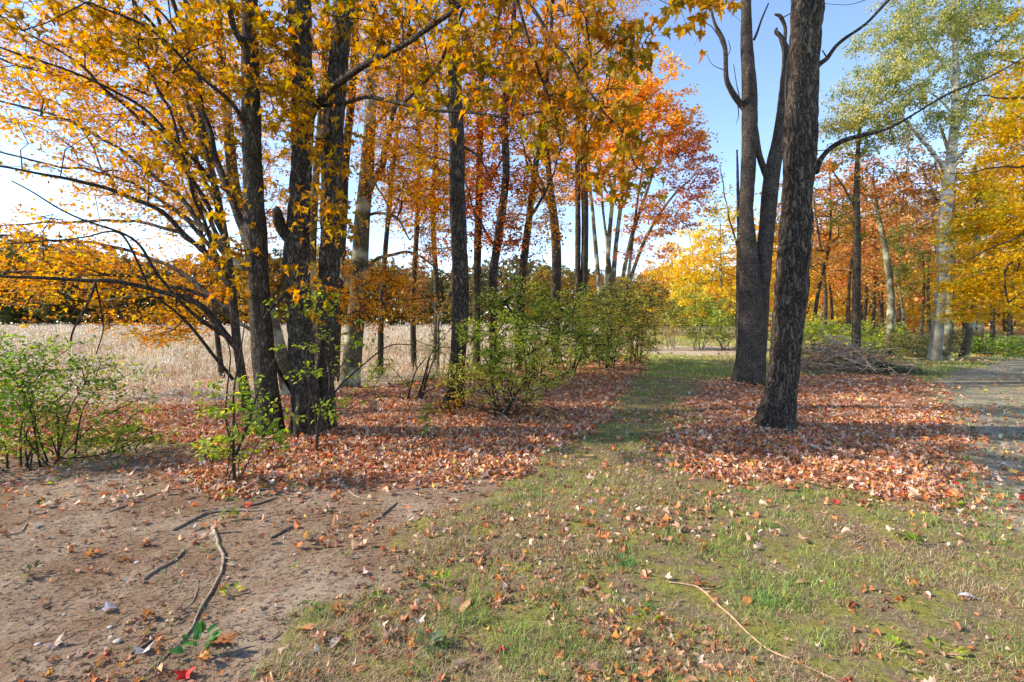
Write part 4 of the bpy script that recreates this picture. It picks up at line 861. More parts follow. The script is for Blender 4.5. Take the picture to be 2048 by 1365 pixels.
# woody tangle at the first bush's foot
def tangle(name, label, cat, base, n, w_, h_, L, mat, th=.006, extra_mats=(), leafn=0, Y=None, pal=TANBR, group=None, thick=None):
    b = base_of(*base); t = thing(name, label, cat, b, group); mb = MB(); mb2 = MB()
    for i in range(n):
        c = b+np.array([rng.normal()*w_*.5, rng.normal()*w_*.35, 0]); hh = h_*rng.random()**1.3*math.exp(-((c[0]-b[0])/w_)**2*1.2)
        c[2] = b[2]+hh+.02; a = rng.random()*6.283; el = rng.normal()*.35; l = L*(.4+.8*rng.random())
        d = np.array([math.cos(a)*math.cos(el), math.sin(a)*math.cos(el), math.sin(el)]); s = rng.normal(size=3)*.12*l
        q = catmull([c-d*l/2, c+s, c+d*l/2], 8); q[:, 2] = np.maximum(q[:, 2], b[2]-.02); r = (thick or th)*(.4+rng.random()**2*1.3)
        (mb2 if i % 3 == 0 else mb).tube(q, np.linspace(r, r*.35, 8), 5)
    mb.build('branches', mat, t); mb2.build('branches', M_stick, t)
    if leafn:
        p = b+np.column_stack([rng.normal(size=leafn)*w_*.5, rng.normal(size=leafn)*w_*.35, 0*np.zeros(leafn)]); p[:, 2] = b[2]+rng.random(leafn)*h_*np.exp(-((p[:, 0]-b[0])/w_)**2*1.2)
        Lf = leaves(TRI3, p, .09+.05*rng.random(leafn), rng.random(leafn)*6.28, rng.normal(size=leafn)*.6, rng.normal(size=leafn)*.6, pick(pal, leafn), .4)
        mesh('leaves', Lf[0], [Lf[1]], M_dry, t, col=Lf[2], smooth=False)
    return t
tangle('brush_pile', 'heap of cut brush and bare branches between big trunk and birch', 'brush pile', (1668,745), 330, 1.7, .95, 1.6, simplemat('dead_brush', (.42,.32,.23), .35, 30), .016, leafn=1600, pal=[(2,(.4,.24,.13)),(1,(.3,.15,.08)),(1,(.1,.13,.04)),(1,(.5,.36,.25))])
tangle('brush_pile', 'low scatter of dark cut branches with green leaves right of the brush heap', 'brush pile', (1762,746), 110, 1.2, .3, 1.3, M_twig, .01, leafn=900, pal=[(3,(.07,.12,.05)),(1,(.1,.14,.05))])
tangle('dead_bush', 'tangle of bare brown stems under the nearest green bush', 'dead bush', (1020,842), 80, .75, .55, .8, M_twig, .007, leafn=120)
# reddish stake by the brush heap
t = base_of(1724,742); mb = MB(); mb.tube(catmull([t-[0,0,.05], t+[.01,.01,.3], t+[-.02,0,.62]], 10), np.linspace(.028,.024,10), 10, disp=.003)
tag(mb.build('wooden_stake', simplemat('reddish_wood', (.4,.15,.07), .3, 40), origin=t), 'short reddish wooden stake standing at right side of the brush heap', 'stake')

# ================================================================== BACKGROUND TREES (variants, copied)
def bg_tree(h, rt0, pal, ncl, per, spread, size, crown_h=.65, wid=.28, bark=M_bark_grey, seed=1, lean=0., bare=0, low=.2, stems=1):
    """built at the world origin, returned as (empty with trunk + crown)"""
    t = thing('autumn_tree', '', 'tree', (0, 0, 0)); sk = []; mb = MB()
    for s_ in range(stems):
        x1, y1 = rng.normal(size=2)*(.04+.08*(stems > 1))*h; k = rng.normal(size=2)*.03*h
        q = catmull([(0, 0, -.15), (k[0]*.5, k[1]*.5, h*.25), (x1*.5+k[0], y1*.5+k[1], h*.55), (x1+lean*h, y1, h*.93)], 26)
        r = rt0*np.linspace(1, .12, 26)**.8; r[0] *= 1.3; mb.tube(q, r, 9); sk.append(np.column_stack([q, r]))
    mb.build('trunk', bark, t)
    v = rng.normal(size=(ncl, 3)); v /= np.linalg.norm(v, axis=1)[:, None]; v *= rng.random((ncl, 1))**.42
    cz = h*(low+(1-low)*.5); v[:, 2] *= h*(1-low)*.52; taper = 1-.35*np.clip(v[:, 2]/(h*.4), -1, 1)
    v[:, 0] *= wid*h*taper; v[:, 1] *= wid*h*taper
    cl = v+[0, 0, cz]; cl += (np.stack([vnoise(cl[:, 0]*.7, cl[:, 1]*.7, cl[:, 2]*.7, seed+i) for i in range(3)], -1)-.5)*.22*h*.5
    s_ = np.vstack(sk); s_ = s_[s_[:, 2] > h*.12]
    crown(t, s_, cl, per, spread, size, pal, RHOMB, bark, twigs=3, rt=.009*h/12, rmax=rt0*.5, step=h*.06, bname='branches', bare=bare, flat=.5, sides=4, twr=.0008*h, jit=.2, col_sc=.25)
    return t
def place(proto, px, Y, sc=1., rz=None, label=None, group=None, first={}):
    o = proto if id(proto) not in first else copy_tree(proto); first[id(proto)] = 1
    xx = (px-1024)/F*Y; o.location = (xx, Y, float(hgt(xx, Y))); o.rotation_euler = (0, 0, rng.random()*6.28 if rz is None else rz); o.scale = (sc, sc, sc*(.92+.16*rng.random()))
    o['label'] = label; o['group'] = group
    return o
ORD = ['leftmost', 'second from the left', 'third from the left', 'fourth from the left', 'fifth from the left', 'sixth from the left', 'seventh from the left', 'eighth from the left', 'ninth from the left', 'tenth from the left', 'eleventh from the left', 'twelfth from the left']
def order(lst, fmt):
    by = {}
    for nm, o in lst: by.setdefault(nm, []).append(o)
    for nm, os_ in by.items():
        os_.sort(key=lambda o: o.location.x/o.location.y)
        for i, o in enumerate(os_): o['label'] = fmt.format(nm, ORD[i] if len(os_) > 1 else 'the only one')
# far side of the field
FP = [(bg_tree(17, .26, pal, 200, 26, 1.0, .46, wid=.32, seed=i*7, low=-.02, bark=M_bark_grey), nm) for i, (pal, nm) in enumerate((
    (OLIVE, 'dark olive'), ([(3,(.4,.24,.06)),(2,(.3,.22,.06)),(1,(.2,.18,.05))], 'golden brown'), (TANBR, 'rusty brown'), ([(3,(.5,.22,.04)),(2,(.42,.28,.05)),(1,(.3,.14,.05))], 'orange'), ([(2,(.08,.11,.04)),(1,(.14,.15,.05))], 'dark green')))]
GFAR = 'trees along the far side of the field'
rs = np.random.default_rng(5); FARL = []
for i in range(34):
    px = -60+i*41+rs.normal()*10; Y = 94+rs.random()*14; hill = np.interp(px, [-60, 100, 300, 500, 700, 900, 1300], [1.22, 1.12, .9, .95, .9, .72, .66])
    p, nm = FP[int(rs.choice([0, 1, 2, 3, 4], p=[.25, .25, .2, .15, .15]))]
    if i < 4: p, nm = FP[4]
    FARL.append((nm, place(p, px, Y, hill*(.9+.2*rs.random()), label=nm, group=GFAR)))
order(FARL, '{0} tree across the straw field, {1} of that colour')
# continuous wood behind them
n = 52000; px = rs.uniform(-700, 2500, n); Yd = rs.uniform(112, 135, n); X_ = (px-1024)/F*Yd
top = 10+9*fbm(X_*.05, X_*0, 0, 55, 3)+np.interp(px, [-700, 100, 400, 1300, 2500], [10, 7, 1, -2, 2]); zz = rs.random(n)*top
p = np.column_stack([X_, Yd, hgt(X_, Yd)+zz]); L = leaves(TRI3, p, 1.1+.9*rs.random(n), rs.random(n)*6.28, rs.normal(size=n)*.8, rs.normal(size=n)*.8, pick([(3,(.2,.12,.06)),(2,(.1,.1,.04)),(2,(.3,.17,.06)),(1,(.07,.07,.04))], n, .2, p, .03), .4)
mb = MB(); mb.add(L[0], None, L[1], L[2])
tag(mb.build('distant_woods', M_leaf, smooth=False), 'brown and olive woods closing the view behind the distant trees', 'woods', kind='stuff')

# wood on the right
RP = {}
for nm, pal, h, r, wd, low, bare, bk, ncl in (('orange', [(3,(.74,.36,.06)),(2,(.72,.26,.05)),(2,(.8,.5,.14))], 13, .15, .24, .26, .1, M_bark_grey, 110), ('crimson', [(2,(.74,.34,.1)),(3,(.8,.52,.18)),(1,(.62,.2,.1))], 12, .13, .24, .2, 0, M_bark_grey, 110), ('rust brown', [(3,(.55,.3,.12)),(2,(.5,.2,.08)),(2,(.66,.42,.2))], 14, .15, .22, .28, .3, M_bark_grey, 100),
      ('yellow', BRIGHTYEL, 10, .12, .34, .12, 0, M_bark_pale, 150), ('green-leaved', [(2,(.16,.2,.04)),(1,(.35,.3,.06))], 12, .14, .2, .3, .1, M_bark_pale, 80), ('pink-red', [(3,(.78,.4,.18)),(2,(.82,.54,.26)),(1,(.64,.24,.12))], 13, .14, .26, .3, .1, M_bark_grey, 110), ('half-bare', TANBR, 14, .15, .2, .3, .6, M_bark_dark, 90)):
    RP[nm] = bg_tree(h, r, pal, ncl, 40, .8, .18, wid=wd, low=low, bare=bare, bark=bk, seed=len(nm)*5)
GW = 'trees in the wood on the right'
W = [('orange',1625,27,.85),('half-bare',1648,33,1.),('pink-red',1700,38,1.1),('crimson',1745,40,1.15),('rust brown',1800,36,1.05),('orange',1590,38,.9),('crimson',1840,33,.9),('rust brown',1860,42,1.1),('green-leaved',1812,30,.7),('half-bare',1930,36,1.1),
     ('rust brown',1985,34,1.),('half-bare',2020,30,1.),('orange',1665,45,1.),('rust brown',1765,50,1.1),('crimson',1690,48,.9),('half-bare',1725,44,1.1),('rust brown',2060,38,1.2),('orange',1905,46,1.),('yellow',1640,52,1.1),('rust brown',1570,55,.9),('orange',1760,58,1.1),('crimson',1960,50,1.),('yellow',1830,60,1.2),('rust brown',2100,45,1.2),('orange',1725,62,1.2),('half-bare',2140,50,1.3),('orange',2010,60,1.2)]
WL = [(nm, place(RP[nm], px, Y, s_, label=nm, group=GW)) for nm, px, Y, s_ in W]
order(WL, '{0} tree in the right-hand wood, {1} of its colour')
GC = 'bright trees beyond the end of the grass track'
for nm, px, Y, s_, lb in (('yellow',1385,44,1.05,'bright yellow-orange tree left of centre beyond the grass track'),('yellow',1440,40,1.1,'bright yellow-orange tree close left of the speckled twin trunk'),('orange',1310,52,.66,'small orange tree beyond the right end of the bush row'),('yellow',1345,56,1.1,'bright yellow-orange tree half hidden behind two others beyond the track'),('rust brown',1265,60,.72,'rust brown tree behind the brownish olive bush'),('yellow',1530,46,1.0,'bright yellow-orange tree seen between speckled twin trunk and big trunk'),('orange',1480,60,.85,'orange tree far behind the speckled twin trunk'), ('green-leaved',1400,62,.75,'green-leaved tree low behind the bright yellow trees')):
    place(RP[nm], px, Y, s_, label=lb, group=GC)
n = 42000; px = rs.uniform(1490, 2500, n); Yd = rs.uniform(52, 80, n); X_ = (px-1024)/F*Yd
top = 8+13*fbm(X_*.09, X_*0+3, 0, 57, 3); zz = rs.random(n)**.9*top
p = np.column_stack([X_, Yd, hgt(X_, Yd)+zz]); L = leaves(TRI3, p, .45+.4*rs.random(n), rs.random(n)*6.28, rs.normal(size=n)*.8, rs.normal(size=n)*.8, pick([(3,(.62,.24,.04)),(2,(.68,.38,.05)),(1.5,(.6,.26,.1)),(2,(.4,.4,.1)),(1.5,(.66,.5,.22))], n, .2, p, .09), .4)
k = rs.random(n) < np.clip((fbm(p[:, 0]*.35, p[:, 2]*.35, p[:, 1]*.2, 59, 3)-.42)*6, 0, 1)
k3 = np.repeat(k, len(L[0])//n); T_ = L[1].reshape(n, -1, 3)[k].reshape(-1, 3)
mb = MB(); mb.add(L[0], None, T_, L[2])
tag(mb.build('wood_thicket', M_leaf, smooth=False), 'mass of orange, yellow and rust foliage filling the depth of the right wood', 'woods', kind='stuff')
# two clear trunks in the wood
simple_tree('wood_tree', 'straight grey trunk with green leaves midway in the wood right of the big trunk', 'tree', (1712,722), [(1712,722,22),(1713,600,19),(1714,480,18),(1713,400,15),(1716,300,10),(1728,200,5)], None, M_bark_grey, [(1715,430,50,60,1.5,26),(1720,320,60,60,1.5,20)], 26, .5, .11, [(2,(.16,.2,.04)),(1,(.45,.28,.06))], RHOMB, group=GW, rt=.006, limbs=[[(1713,420,7),(1690,380,5),(1665,340,3)]])
simple_tree('wood_tree', 'crooked pale trunk bending left as it rises in the wood right of the brush heap', 'tree', (1776,712), [(1776,712,20),(1781,640,18),(1781,580,17),(1774,520,16),(1765,470,13),(1752,410,10),(1745,350,6)], None, M_bark_pale, [(1750,380,60,60,1.5,30),(1700,340,50,50,1.5,14)], 26, .5, .12, RUST, RHOMB, group=GW, rt=.006)
GU = 'undergrowth bushes at the edge of the right wood'
for i, (bs, bl, pal, lb) in enumerate((
  ((1650,712), [(1650,670,60,36,1.8,50)], YGREEN, 'yellow-green undergrowth bush right behind the brush heap'), ((1840,716), [(1835,690,50,24,1.5,30)], [(2,(.18,.2,.06)),(1,(.34,.26,.1))], 'olive undergrowth bush left of the birch base'),
  ((1740,708), [(1745,675,60,34,1.8,50)], YGREEN, 'fresh yellow-green undergrowth bush between the two clear wood trunks'), ((1995,712), [(1995,690,45,18,1.5,30)], GREEN, 'fresh green undergrowth bush right of the pale trunks'),
  ((1400,700), [(1400,630,65,50,2.5,80)], YGREEN, 'pale green bush at the end of the grass track'), ((1340,698), [(1340,650,40,35,2.5,26)], [(2,(.5,.36,.1)),(1,(.4,.3,.08))], 'yellowed bush left of the pale green bush at track end'),
  ((1450,700), [(1455,660,30,30,2,20)], [(1,(.4,.34,.12)),(1,(.25,.25,.06))], 'tan-green bush left of speckled twin trunk at the track end'), ((2060,708), [(2050,690,50,16,1.5,26)], GREEN, 'low green undergrowth bush at the far right edge'), ((1560,706), [(1565,670,40,30,2,26)], YGREEN, 'yellow-green bush seen between speckled twin trunk and big trunk'), ((1900,706), [(1905,680,40,24,2,24)], OLIVE, 'olive undergrowth bush directly behind the birch'))):
    Y0 = G(*bs)[1]
    shrub('shrub', lb, bs, bl, None, per=34, spread=.55, size=.13, pal=pal, tmpl=RHOMB, nst=8, rt=.005, group=GU, bmat=M_twig_pale, rmax=.03, twr=.008)

# ================================================================== THINGS LYING ON THE GROUND
def ground_path(pts, lift=.5):
    q = []
    for px, py, wd in pts:
        g = G(px, py); r = wd*.27/F*g[1]; q.append((g[0], g[1], r))
    q = catmull(q, max(16, len(q)*8)); z = gz(q[:, 0], q[:, 1])+q[:, 2]*lift+.004
    k = np.ones(5)/5; z = np.convolve(np.pad(z, 2, 'edge'), k, 'valid')
    return np.column_stack([q[:, 0], q[:, 1], z]), q[:, 2]
def stick(label, paths, mat=None, name='fallen_stick', cat='stick', group='sticks lying on the dirt'):
    mb = MB(); p0 = None
    for pts in paths:
        p, r = ground_path(pts); w1 = rng.random()*99
        p[:, 0] += (vnoise(np.arange(len(p))*.5+w1, np.arange(len(p))*0.)-.5)*r*.7
        if p0 is None: p0 = p[len(p)//2].copy()
        mb.tube(p, np.maximum(r, .0015), 9, disp=float(r.mean())*.22, seed=int(w1), dfreq=40, zf=1)
    tag(mb.build(name, mat or M_stick, origin=p0), label, cat, group)
stick('long curved grey stick lying lengthwise over the dirt, crooked at its top', [[(425,1052,12),(433,1072,12),(437,1092,11),(447,1112,13),(444,1135,11),(438,1155,11),(424,1180,10),(410,1205,9),(398,1225,9),(384,1262,6)], [(446,1112,8),(456,1116,6),(462,1118,3)], [(427,1058,7),(416,1048,4)], [(437,1155,5),(447,1160,3)], [(410,1205,4),(402,1196,2)]])
stick('thin dark twig continuing below the long curved grey stick', [[(384,1260,8),(352,1300,6),(320,1330,5),(275,1368,4)]])
stick('straight brown stick left of the long curved grey stick', [[(288,1160,11),(320,1138,11),(350,1118,11),(372,1094,8)]])
stick('pale stick reaching from the dirt to the small seedling', [[(345,1058,9),(380,1040,11),(420,1022,12),(470,1018,10),(525,1018,6)]])
stick('dark stub of wood right of the long curved grey stick', [[(542,1077,10),(565,1065,11),(586,1052,9)]], M_stick_dark)
stick('pale bent stick at the lower edge of the leaf drift', [[(672,963,7),(695,980,9),(722,994,8),(750,998,6)]])
stick('grey diagonal stick right of the pale bent stick', [[(742,1048,6),(765,1028,9),(793,1002,6)]])
stick('long thin grey stick on the dirt left of the seedling', [[(208,1030,4),(250,1015,6),(300,995,7),(360,975,5)]])
stick('short dark piece of bark on the dirt beneath the left shrub', [[(285,958,10),(296,952,11),(305,946,8)]], M_stick_dark)
stick('thin stick among leaves just left of the bright sapling foot', [[(400,965,6),(450,975,8),(540,978,7),(590,975,4)]])
stick('dark twig under the leaves beside the seedling', [[(480,1008,8),(520,1002,9),(555,992,5)]], M_stick_dark)
stick('thin grey twig crossing the dirt at the left frame edge', [[(0,1072,6),(40,1066,6),(54,1048,4)], [(20,1068,4),(50,1066,3)]])
stick('thin curved twig left of the pebble near the bottom', [[(360,1225,3),(385,1205,4),(396,1172,3)]])
stick('dark half-buried stick in the leaf line at the bottom left', [[(262,1308,9),(290,1292,10),(312,1272,7)]], M_stick_dark)
stick('long tan bent cane lying across the lower right grass', [[(1338,1172,6),(1370,1174,7),(1400,1180,8),(1432,1208,8),(1470,1245,8),(1530,1300,8),(1600,1332,7),(1682,1370,6)], [(1400,1180,5),(1430,1178,4),(1455,1168,3)]], M_cane, 'cane', 'cane', None)
stick('short pale curled bark piece on the mossy grass at right', [[(1700,1090,7),(1716,1088,8),(1728,1078,6)]], M_cane, group='sticks lying on the grass')
stick('short dark stick on the grass above the big tan leaf', [[(922,1195,10),(927,1175,11),(930,1160,8)]], M_stick_dark, group='sticks lying on the grass')
stick('grey stick on the grass right of the tan cane top', [[(1540,1132,6),(1560,1142,7),(1585,1152,5)]], group='sticks lying on the grass')
stick('thin bent pale twig on the grass track', [[(1302,956,3),(1312,972,3.5),(1330,984,3)]], M_cane, group='sticks lying on the grass')

# pebbles
GPB = 'pale pebbles on the dirt'
def rock(px, py, wpx, label):
    g = G3(px, py); g[2] = float(gz(g[0], g[1])); r = wpx/2/F*g[1]; th = np.linspace(0, np.pi, 9); V = []
    q = np.column_stack([0*th, 0*th, -np.cos(th)*r*.5]); V, Q, T = tube(q, np.sin(th)*r+1e-5, 14)
    V = V*(1+.25*(vnoise(V[:, 0]*30+px, V[:, 1]*30, V[:, 2]*30)[:, None]-.5)); V[:, 0] *= 1.2
    tag(mesh('pebble', V+g+[0, 0, r*.3], [Q, T], M_stone, origin=g), label, 'pebble', GPB)
for px, py, w_, lb in ((234,1284,13,'largest pale pebble, on the dirt at bottom left'),(274,1121,9,'pale pebble on dirt below the diagonal brown stick'),(220,1253,9,'small white pebble above the largest pebble'),(75,1284,9,'pale pebble at lower left frame edge'),(128,1222,6,'tiny white pebble on the lower left dirt'),(664,1004,5,'tiny pebble below the pale bent stick'),(590,1110,6,'small pebble on the dirt right of dark wood stub')):
    rock(px, py, w_, lb)

# individual fallen leaves in the foreground
def leaf_obj(name, tmpl, size, col, label, cat='leaf', group=None, px=None, py=None, yaw=0., tilt=.15, mat=None, lift=.014):
    tv, tt = tmpl; v = tv.copy(); v[:, 1] -= .4; v[:, 2] *= 1.3; v = v*size
    # petiole
    m = len(v); pv, pq, _ = tube(catmull([(0, -.4*size, .0), (.02*size, -.62*size, .03*size), (.1*size, -.85*size, 0)], 6), np.full(6, .008*size+.0006), 4)
    V = np.vstack([v, pv]); c = np.tile(np.array(col), (len(V), 1)); c[:len(v)] *= (1+.14*rng.normal(size=(len(v), 1))); c[m:] *= .7
    o = mesh(name, V, [tt, pq+m], mat or M_dry, col=np.clip(c, .01, .9), smooth=False)
    if px is not None:
        g = G(px, py); o.location = (g[0], g[1], float(gz(*g))+lift)
    o.rotation_euler = (rng.normal()*tilt, rng.normal()*tilt, yaw)
    if label: tag(o, label, cat, group)
    return o
leaf_obj('oak_leaf', OAK, .17, (.46,.17,.06), 'large brown lobed oak leaf on the dirt at bottom left', px=445, py=1287, yaw=-1.3)
leaf_obj('oak_leaf', OAK, .13, (.5,.2,.07), 'orange-brown curled oak leaf on the grass right of the dirt edge', px=610, py=1268, yaw=1.1, tilt=.5)
leaf_obj('fallen_leaf', OVAL, .19, (.6,.33,.2), 'big oval tan leaf lying on the grass left of centre bottom', px=920, py=1225, yaw=-.3)
leaf_obj('maple_leaf', MAPLE, .075, (.5,.36,.3), 'pale pinkish maple leaf at left of the dirt near bottom', px=108, py=1287, yaw=.9)
leaf_obj('maple_leaf', MAPLE, .085, (.5,.47,.46), 'greyish white maple leaf amid the leaf line at bottom left', px=290, py=1308, yaw=.4)
leaf_obj('maple_leaf', MAPLE, .07, (.48,.44,.46), 'small grey-white pointed maple leaf on dirt left of the long curved stick', px=222, py=1216, yaw=-.7)
leaf_obj('maple_leaf', MAPLE, .06, (.66,.5,.32), 'cream maple leaf on the moss right of the dirt edge', px=764, py=1257, yaw=.1)
leaf_obj('maple_leaf', MAPLE, .062, (.62,.5,.44), 'pale pink maple leaf on the grass right of the cream one', px=838, py=1249, yaw=.4)
leaf_obj('maple_leaf', MAPLE, .06, (.6,.45,.32), 'cream star-shaped maple leaf touching upper end of the tan cane', px=1332, py=1165, yaw=.5)
leaf_obj('maple_leaf', MAPLE, .08, (.56,.2,.08), 'orange maple leaf under the bend of the tan cane', px=1398, py=1172, yaw=2.)
leaf_obj('fallen_leaf', OVAL, .085, (.45,.42,.45), 'grey-white oval leaf on grass near the right frame edge', px=1937, py=1200, yaw=1.)
leaf_obj('maple_leaf', MAPLE, .075, (.6,.03,.02), 'bright red maple leaf at bottom beneath the green weed', px=372, py=1352, yaw=.3)
leaf_obj('maple_leaf', MAPLE, .07, (.62,.24,.06), 'small orange maple leaf against the foot of the oak leaf weed', px=402, py=1320, yaw=1.2)
leaf_obj('maple_leaf', MAPLE, .05, (.45,.02,.05), 'crimson maple leaf in the bottom grass left of centre', px=1000, py=1308, yaw=1.5)
leaf_obj('fallen_leaf', OVAL, .09, (.52,.42,.42), 'pinkish grey rounded leaf on the grass by the dirt edge', px=672, py=1296, yaw=-.3)
protos = {}
PC = (((.5,.2,.07),'orange-brown'),((.55,.3,.17),'tan'),((.3,.12,.06),'dark brown'),((.55,.38,.28),'pale pinkish'),((.6,.24,.04),'orange'),((.4,.05,.03),'deep red'))
def clump(x, y): return fbm(np.array([x*1.6]), np.array([y*1.6]), 0, 61, 3)[0]
cnt = 0; tries = 0; rl = np.random.default_rng(12)
while cnt < 285 and tries < 9000:
    tries += 1
    py = 1378-(rl.random()**.75)*430; px = rl.uniform(-20, 2068); g = G(px, py); Z = [float(q[0]) for q in zones(np.array([g[0]]), np.array([g[1]]))]
    if Z[0] > .5 or Z[1] > .5: continue
    d = clump(*g); pr = np.clip((d-.42)*6, .12, 1)
    if Z[3] > .5: pr *= .5
    if rl.random() > pr: continue
    ki = int(rl.choice(6, p=[.3, .24, .14, .14, .13, .05])); shp = int(rl.choice(3, p=[.42, .42, .16])); key = (ki, shp)
    where = 'bare dirt' if Z[3] > .5 else ('grey gravel' if Z[2] > .5 else 'mossy grass'); sn = ('maple', 'oval', 'lobed')[shp]; nm = ('maple_leaf', 'fallen_leaf', 'oak_leaf')[shp]
    if key not in protos: o = protos[key] = leaf_obj(nm, (MAPLE, OVAL, OAK)[shp], (.058, .07, .075)[shp], PC[ki][0], None)
    else: o = protos[key].copy(); COL.objects.link(o)
    s_ = .5+.7*rl.random(); o.scale = (s_*(.6+.4*rl.random()), s_, s_*(.6+1.6*rl.random())); o.rotation_euler = (rl.normal()*.3, rl.normal()*.3+(math.pi if rl.random() < .4 else 0), rl.random()*6.28)
    o.location = (g[0], g[1], float(gz(*g))+.014)
    art = f'small {PC[ki][1]} {sn} leaf fallen on the {where}'
    tag(o, art, 'leaf', f'{PC[ki][1]} {sn} leaves scattered on the {where}'); cnt += 1
# smaller scraps between them
n = 15000; yy = 1.75*(7/1.75)**rng.random(n); xx = (rng.random(n)*2-1)*yy*1.1; Z = zones(xx, yy); cl_ = fbm(xx*1.6, yy*1.6, 0, 61, 3)
k = (np.maximum(Z[0], Z[1]) < .5) & (rng.random(n) < np.clip((cl_-.42)*6, .15, 1)*np.where(Z[3] > .5, .4, 1)); xx, yy = xx[k], yy[k]
L = flat_leaves(xx, yy, gz(xx, yy)+.006+.01*rng.random(len(xx)), .012+.034*rng.random(len(xx))**1.3, DRYL+[(5,(.26,.14,.08)),(3,(.18,.1,.065))], CURL, .5); mb = MB(); mb.add(L[0], None, L[1], L[2])
tag(mb.build('leaf_scraps', M_dry, smooth=False), 'crumbled bits of dead leaves strewn over the turf and dirt', 'leaf scraps', kind='stuff')
# bits of twig and soil crumbs on the dirt
n = 12000; yy = 1.75*(8/1.75)**rng.random(n); xx = -rng.random(n)*yy*1.12+.2; Z = zones(xx, yy); k = Z[3] > .5; xx, yy = xx[k], yy[k]; n = len(xx)
a = rng.normal(size=n)*.7+.5; l = .01+.05*rng.random(n)**2.5; p = np.column_stack([xx, yy, gz(xx, yy)+.003]); d = np.column_stack([np.cos(a), np.sin(a), .05*rng.normal(size=n)])*l[:, None]
mb = MB(); r = .0008+.0016*rng.random(n); mb.add(*segs(p-d/2, p+d/2, r, r*.6, 4))
n = 15000; yy = 1.75*(7/1.75)**rng.random(n); xx = -rng.random(n)*yy*1.12+.2; k = (zones(xx, yy)[3] > .4) & (rng.random(n) < np.clip((fbm(xx*2, yy*2, 0, 95, 3)-.38)*5, .1, 1)); xx, yy = xx[k], yy[k]; n = len(xx)
oc = (np.array([[0,0,-.5],[.5,0,0],[0,.55,.1],[-.5,.05,0],[0,-.5,0],[.05,0,.45]]), np.array([[5,1,2],[5,2,3],[5,3,4],[5,4,1],[0,2,1],[0,3,2],[0,4,3],[0,1,4]]))
L = leaves(oc, np.column_stack([xx, yy, gz(xx, yy)+.001]), .003+.011*rng.random(n)**3, rng.random(n)*6.28, rng.normal(size=n)*.4, rng.normal(size=n)*.4, pick([(4, (.2,.13,.095)), (2, (.27,.19,.145))], n, .2), .6); cm = MB(); cm.add(L[0], None, L[1], L[2])
tag(cm.build('soil_clods', M_dry, smooth=False), 'small clods and grit lying on the bare dirt', 'debris', kind='stuff')
tag(mb.build('soil_crumbs', M_stick_dark), 'tiny broken twigs and crumbs on the bare dirt', 'debris', kind='stuff')

# little weeds
GWD = 'little green weeds'
def weed(px, py, label, nl=10, size=.05, pal=GREEN, h=.03, tmpl=OVAL, red=0, group=GWD, name='weed', rad=.03):
    g = G3(px, py); g[2] = float(gz(g[0], g[1])); t = thing(name, label, 'weed', g, group)
    a = rng.random(nl)*6.283; e = .25+.5*rng.random(nl); hh = h*rng.random(nl)
    tip = g+np.column_stack([np.cos(a)*rad*(.4+rng.random(nl)), np.sin(a)*rad*(.4+rng.random(nl)), hh+.012])
    L = leaves(tmpl, tip, size*(.6+.6*rng.random(nl)), a-np.pi/2, e, rng.normal(size=nl)*.3, pick(pal, nl, .2), .4)
    mesh('leaves', L[0], [L[1]], M_green, t, col=L[2], smooth=False)
    mb = MB(); mb.add(*segs(np.repeat(g[None], nl, 0), tip, np.full(nl, .0016), np.full(nl, .001), 5)); mb.build('stems', M_cane, t)
weed(398,1312,'dark green leafy weed beside the large oak leaf',15,.07,[(3,(.06,.19,.05)),(1,(.12,.26,.06))],.09,rad=.05)
weed(462,1187,'small yellow-green weed right of the long curved grey stick',9,.04,YGREEN)
weed(240,935,'small weed with yellow leaves on the dirt below the left shrub',9,.05,YGREEN)
weed(108,968,'tiny pale weed on the dirt at the far left',7,.04)
weed(155,960,'tiny grey-green weed left of the dark bark piece',7,.05,[(1,(.2,.26,.12))])
weed(60,1150,'dark low weed clump on the left dirt',12,.05,OLIVE)
weed(85,1010,'dark scrubby weed on the upper left dirt',12,.05,OLIVE)
weed(885,1180,'green broad-leaved weed above the big oval tan leaf',14,.055,GREEN,.03,rad=.06)
weed(860,1300,'grey-green tuft weed at the bottom left of the grass',14,.05,[(1,(.16,.24,.12))],.04)
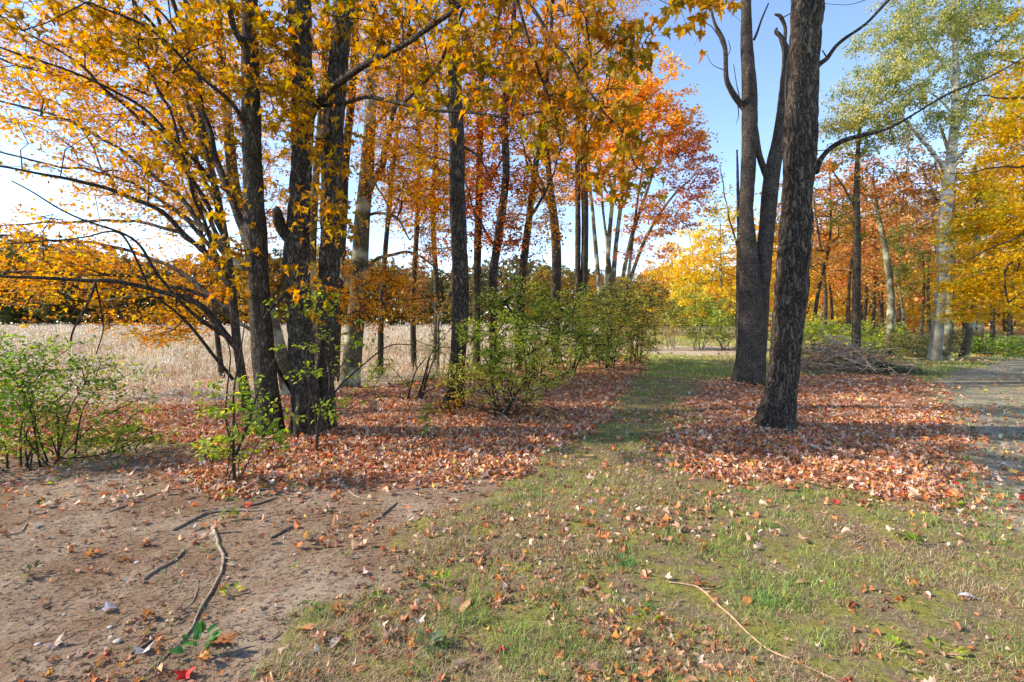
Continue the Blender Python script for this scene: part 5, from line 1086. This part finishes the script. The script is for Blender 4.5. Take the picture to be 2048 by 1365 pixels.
weed(1300,1250,'light green weed left of the tan cane middle',8,.05,YGREEN)
weed(1780,1305,'feathery light green weed near bottom right',16,.034,YGREEN,.015,rad=.05)
weed(1890,1315,'feathery light green weed nearest the bottom right corner',16,.034,YGREEN,.015,rad=.05)
weed(1640,1075,'bright green weed on mossy patch at right',8,.05,GREEN)
weed(1830,1090,'dark green weed clump at right by the leaf strip',12,.06,GREEN)
weed(1910,1020,'green weed at the gravel edge',12,.06,GREEN)
weed(400,1100,'tiny green sprout directly left of the curved stick top',5,.03)
weed(585,1145,'lone green sprout on the dirt right of the curved stick',5,.035)
weed(690,1120,'green sprout at the edge where dirt meets moss',6,.035)
weed(620,1230,'green sprout by the curled oak leaf',6,.035)
weed(1050,1150,'green sprout in centre of the lower grass',8,.035)
# brighter grass tufts
GTF = 'bright green grass tufts'
def tuft(px, py, label, n=110, h=.09, sp=.07, col=((3,(.1,.3,.07)),(2,(.16,.34,.08)))):
    g = G3(px, py); g[2] = float(gz(g[0], g[1])); x_ = g[0]+rng.normal(size=n)*sp*.5; y_ = g[1]+rng.normal(size=n)*sp*.4
    V, Q, T, C_ = blades(x_, y_, gz(x_, y_)-.004, h*(.4+.6*rng.random(n)), .0012+.001*rng.random(n), .3+.9*rng.random(n), pick(list(col), n, .2))
    tag(mesh('grass_tuft', V, [Q, T], M_grass, col=C_, smooth=False, origin=g), label, 'grass tuft', GTF)
tuft(1248,1135,'bright green grass tuft in the middle of the lower grass')
tuft(1535,1205,'bright green grass tuft right of the tan cane bend',130,.07,.12)
tuft(1300,1220,'thin green grass tuft left of the tan cane',60,.06,.06)
tuft(1010,1100,'small green grass tuft left of the middle tuft',50,.05,.06)
tuft(1180,880,'lush green grass patch at the edge of the left leaf drift',500,.1,.6)
tuft(1490,985,'green grass tuft below the right leaf drift',80,.08,.1)
tuft(1990,1010,'green grass tuft by the gravel at the right edge',90,.08,.1)
tuft(870,1305,'green grass tuft at bottom left of the grass',70,.05,.07,((1,(.2,.34,.14)),))
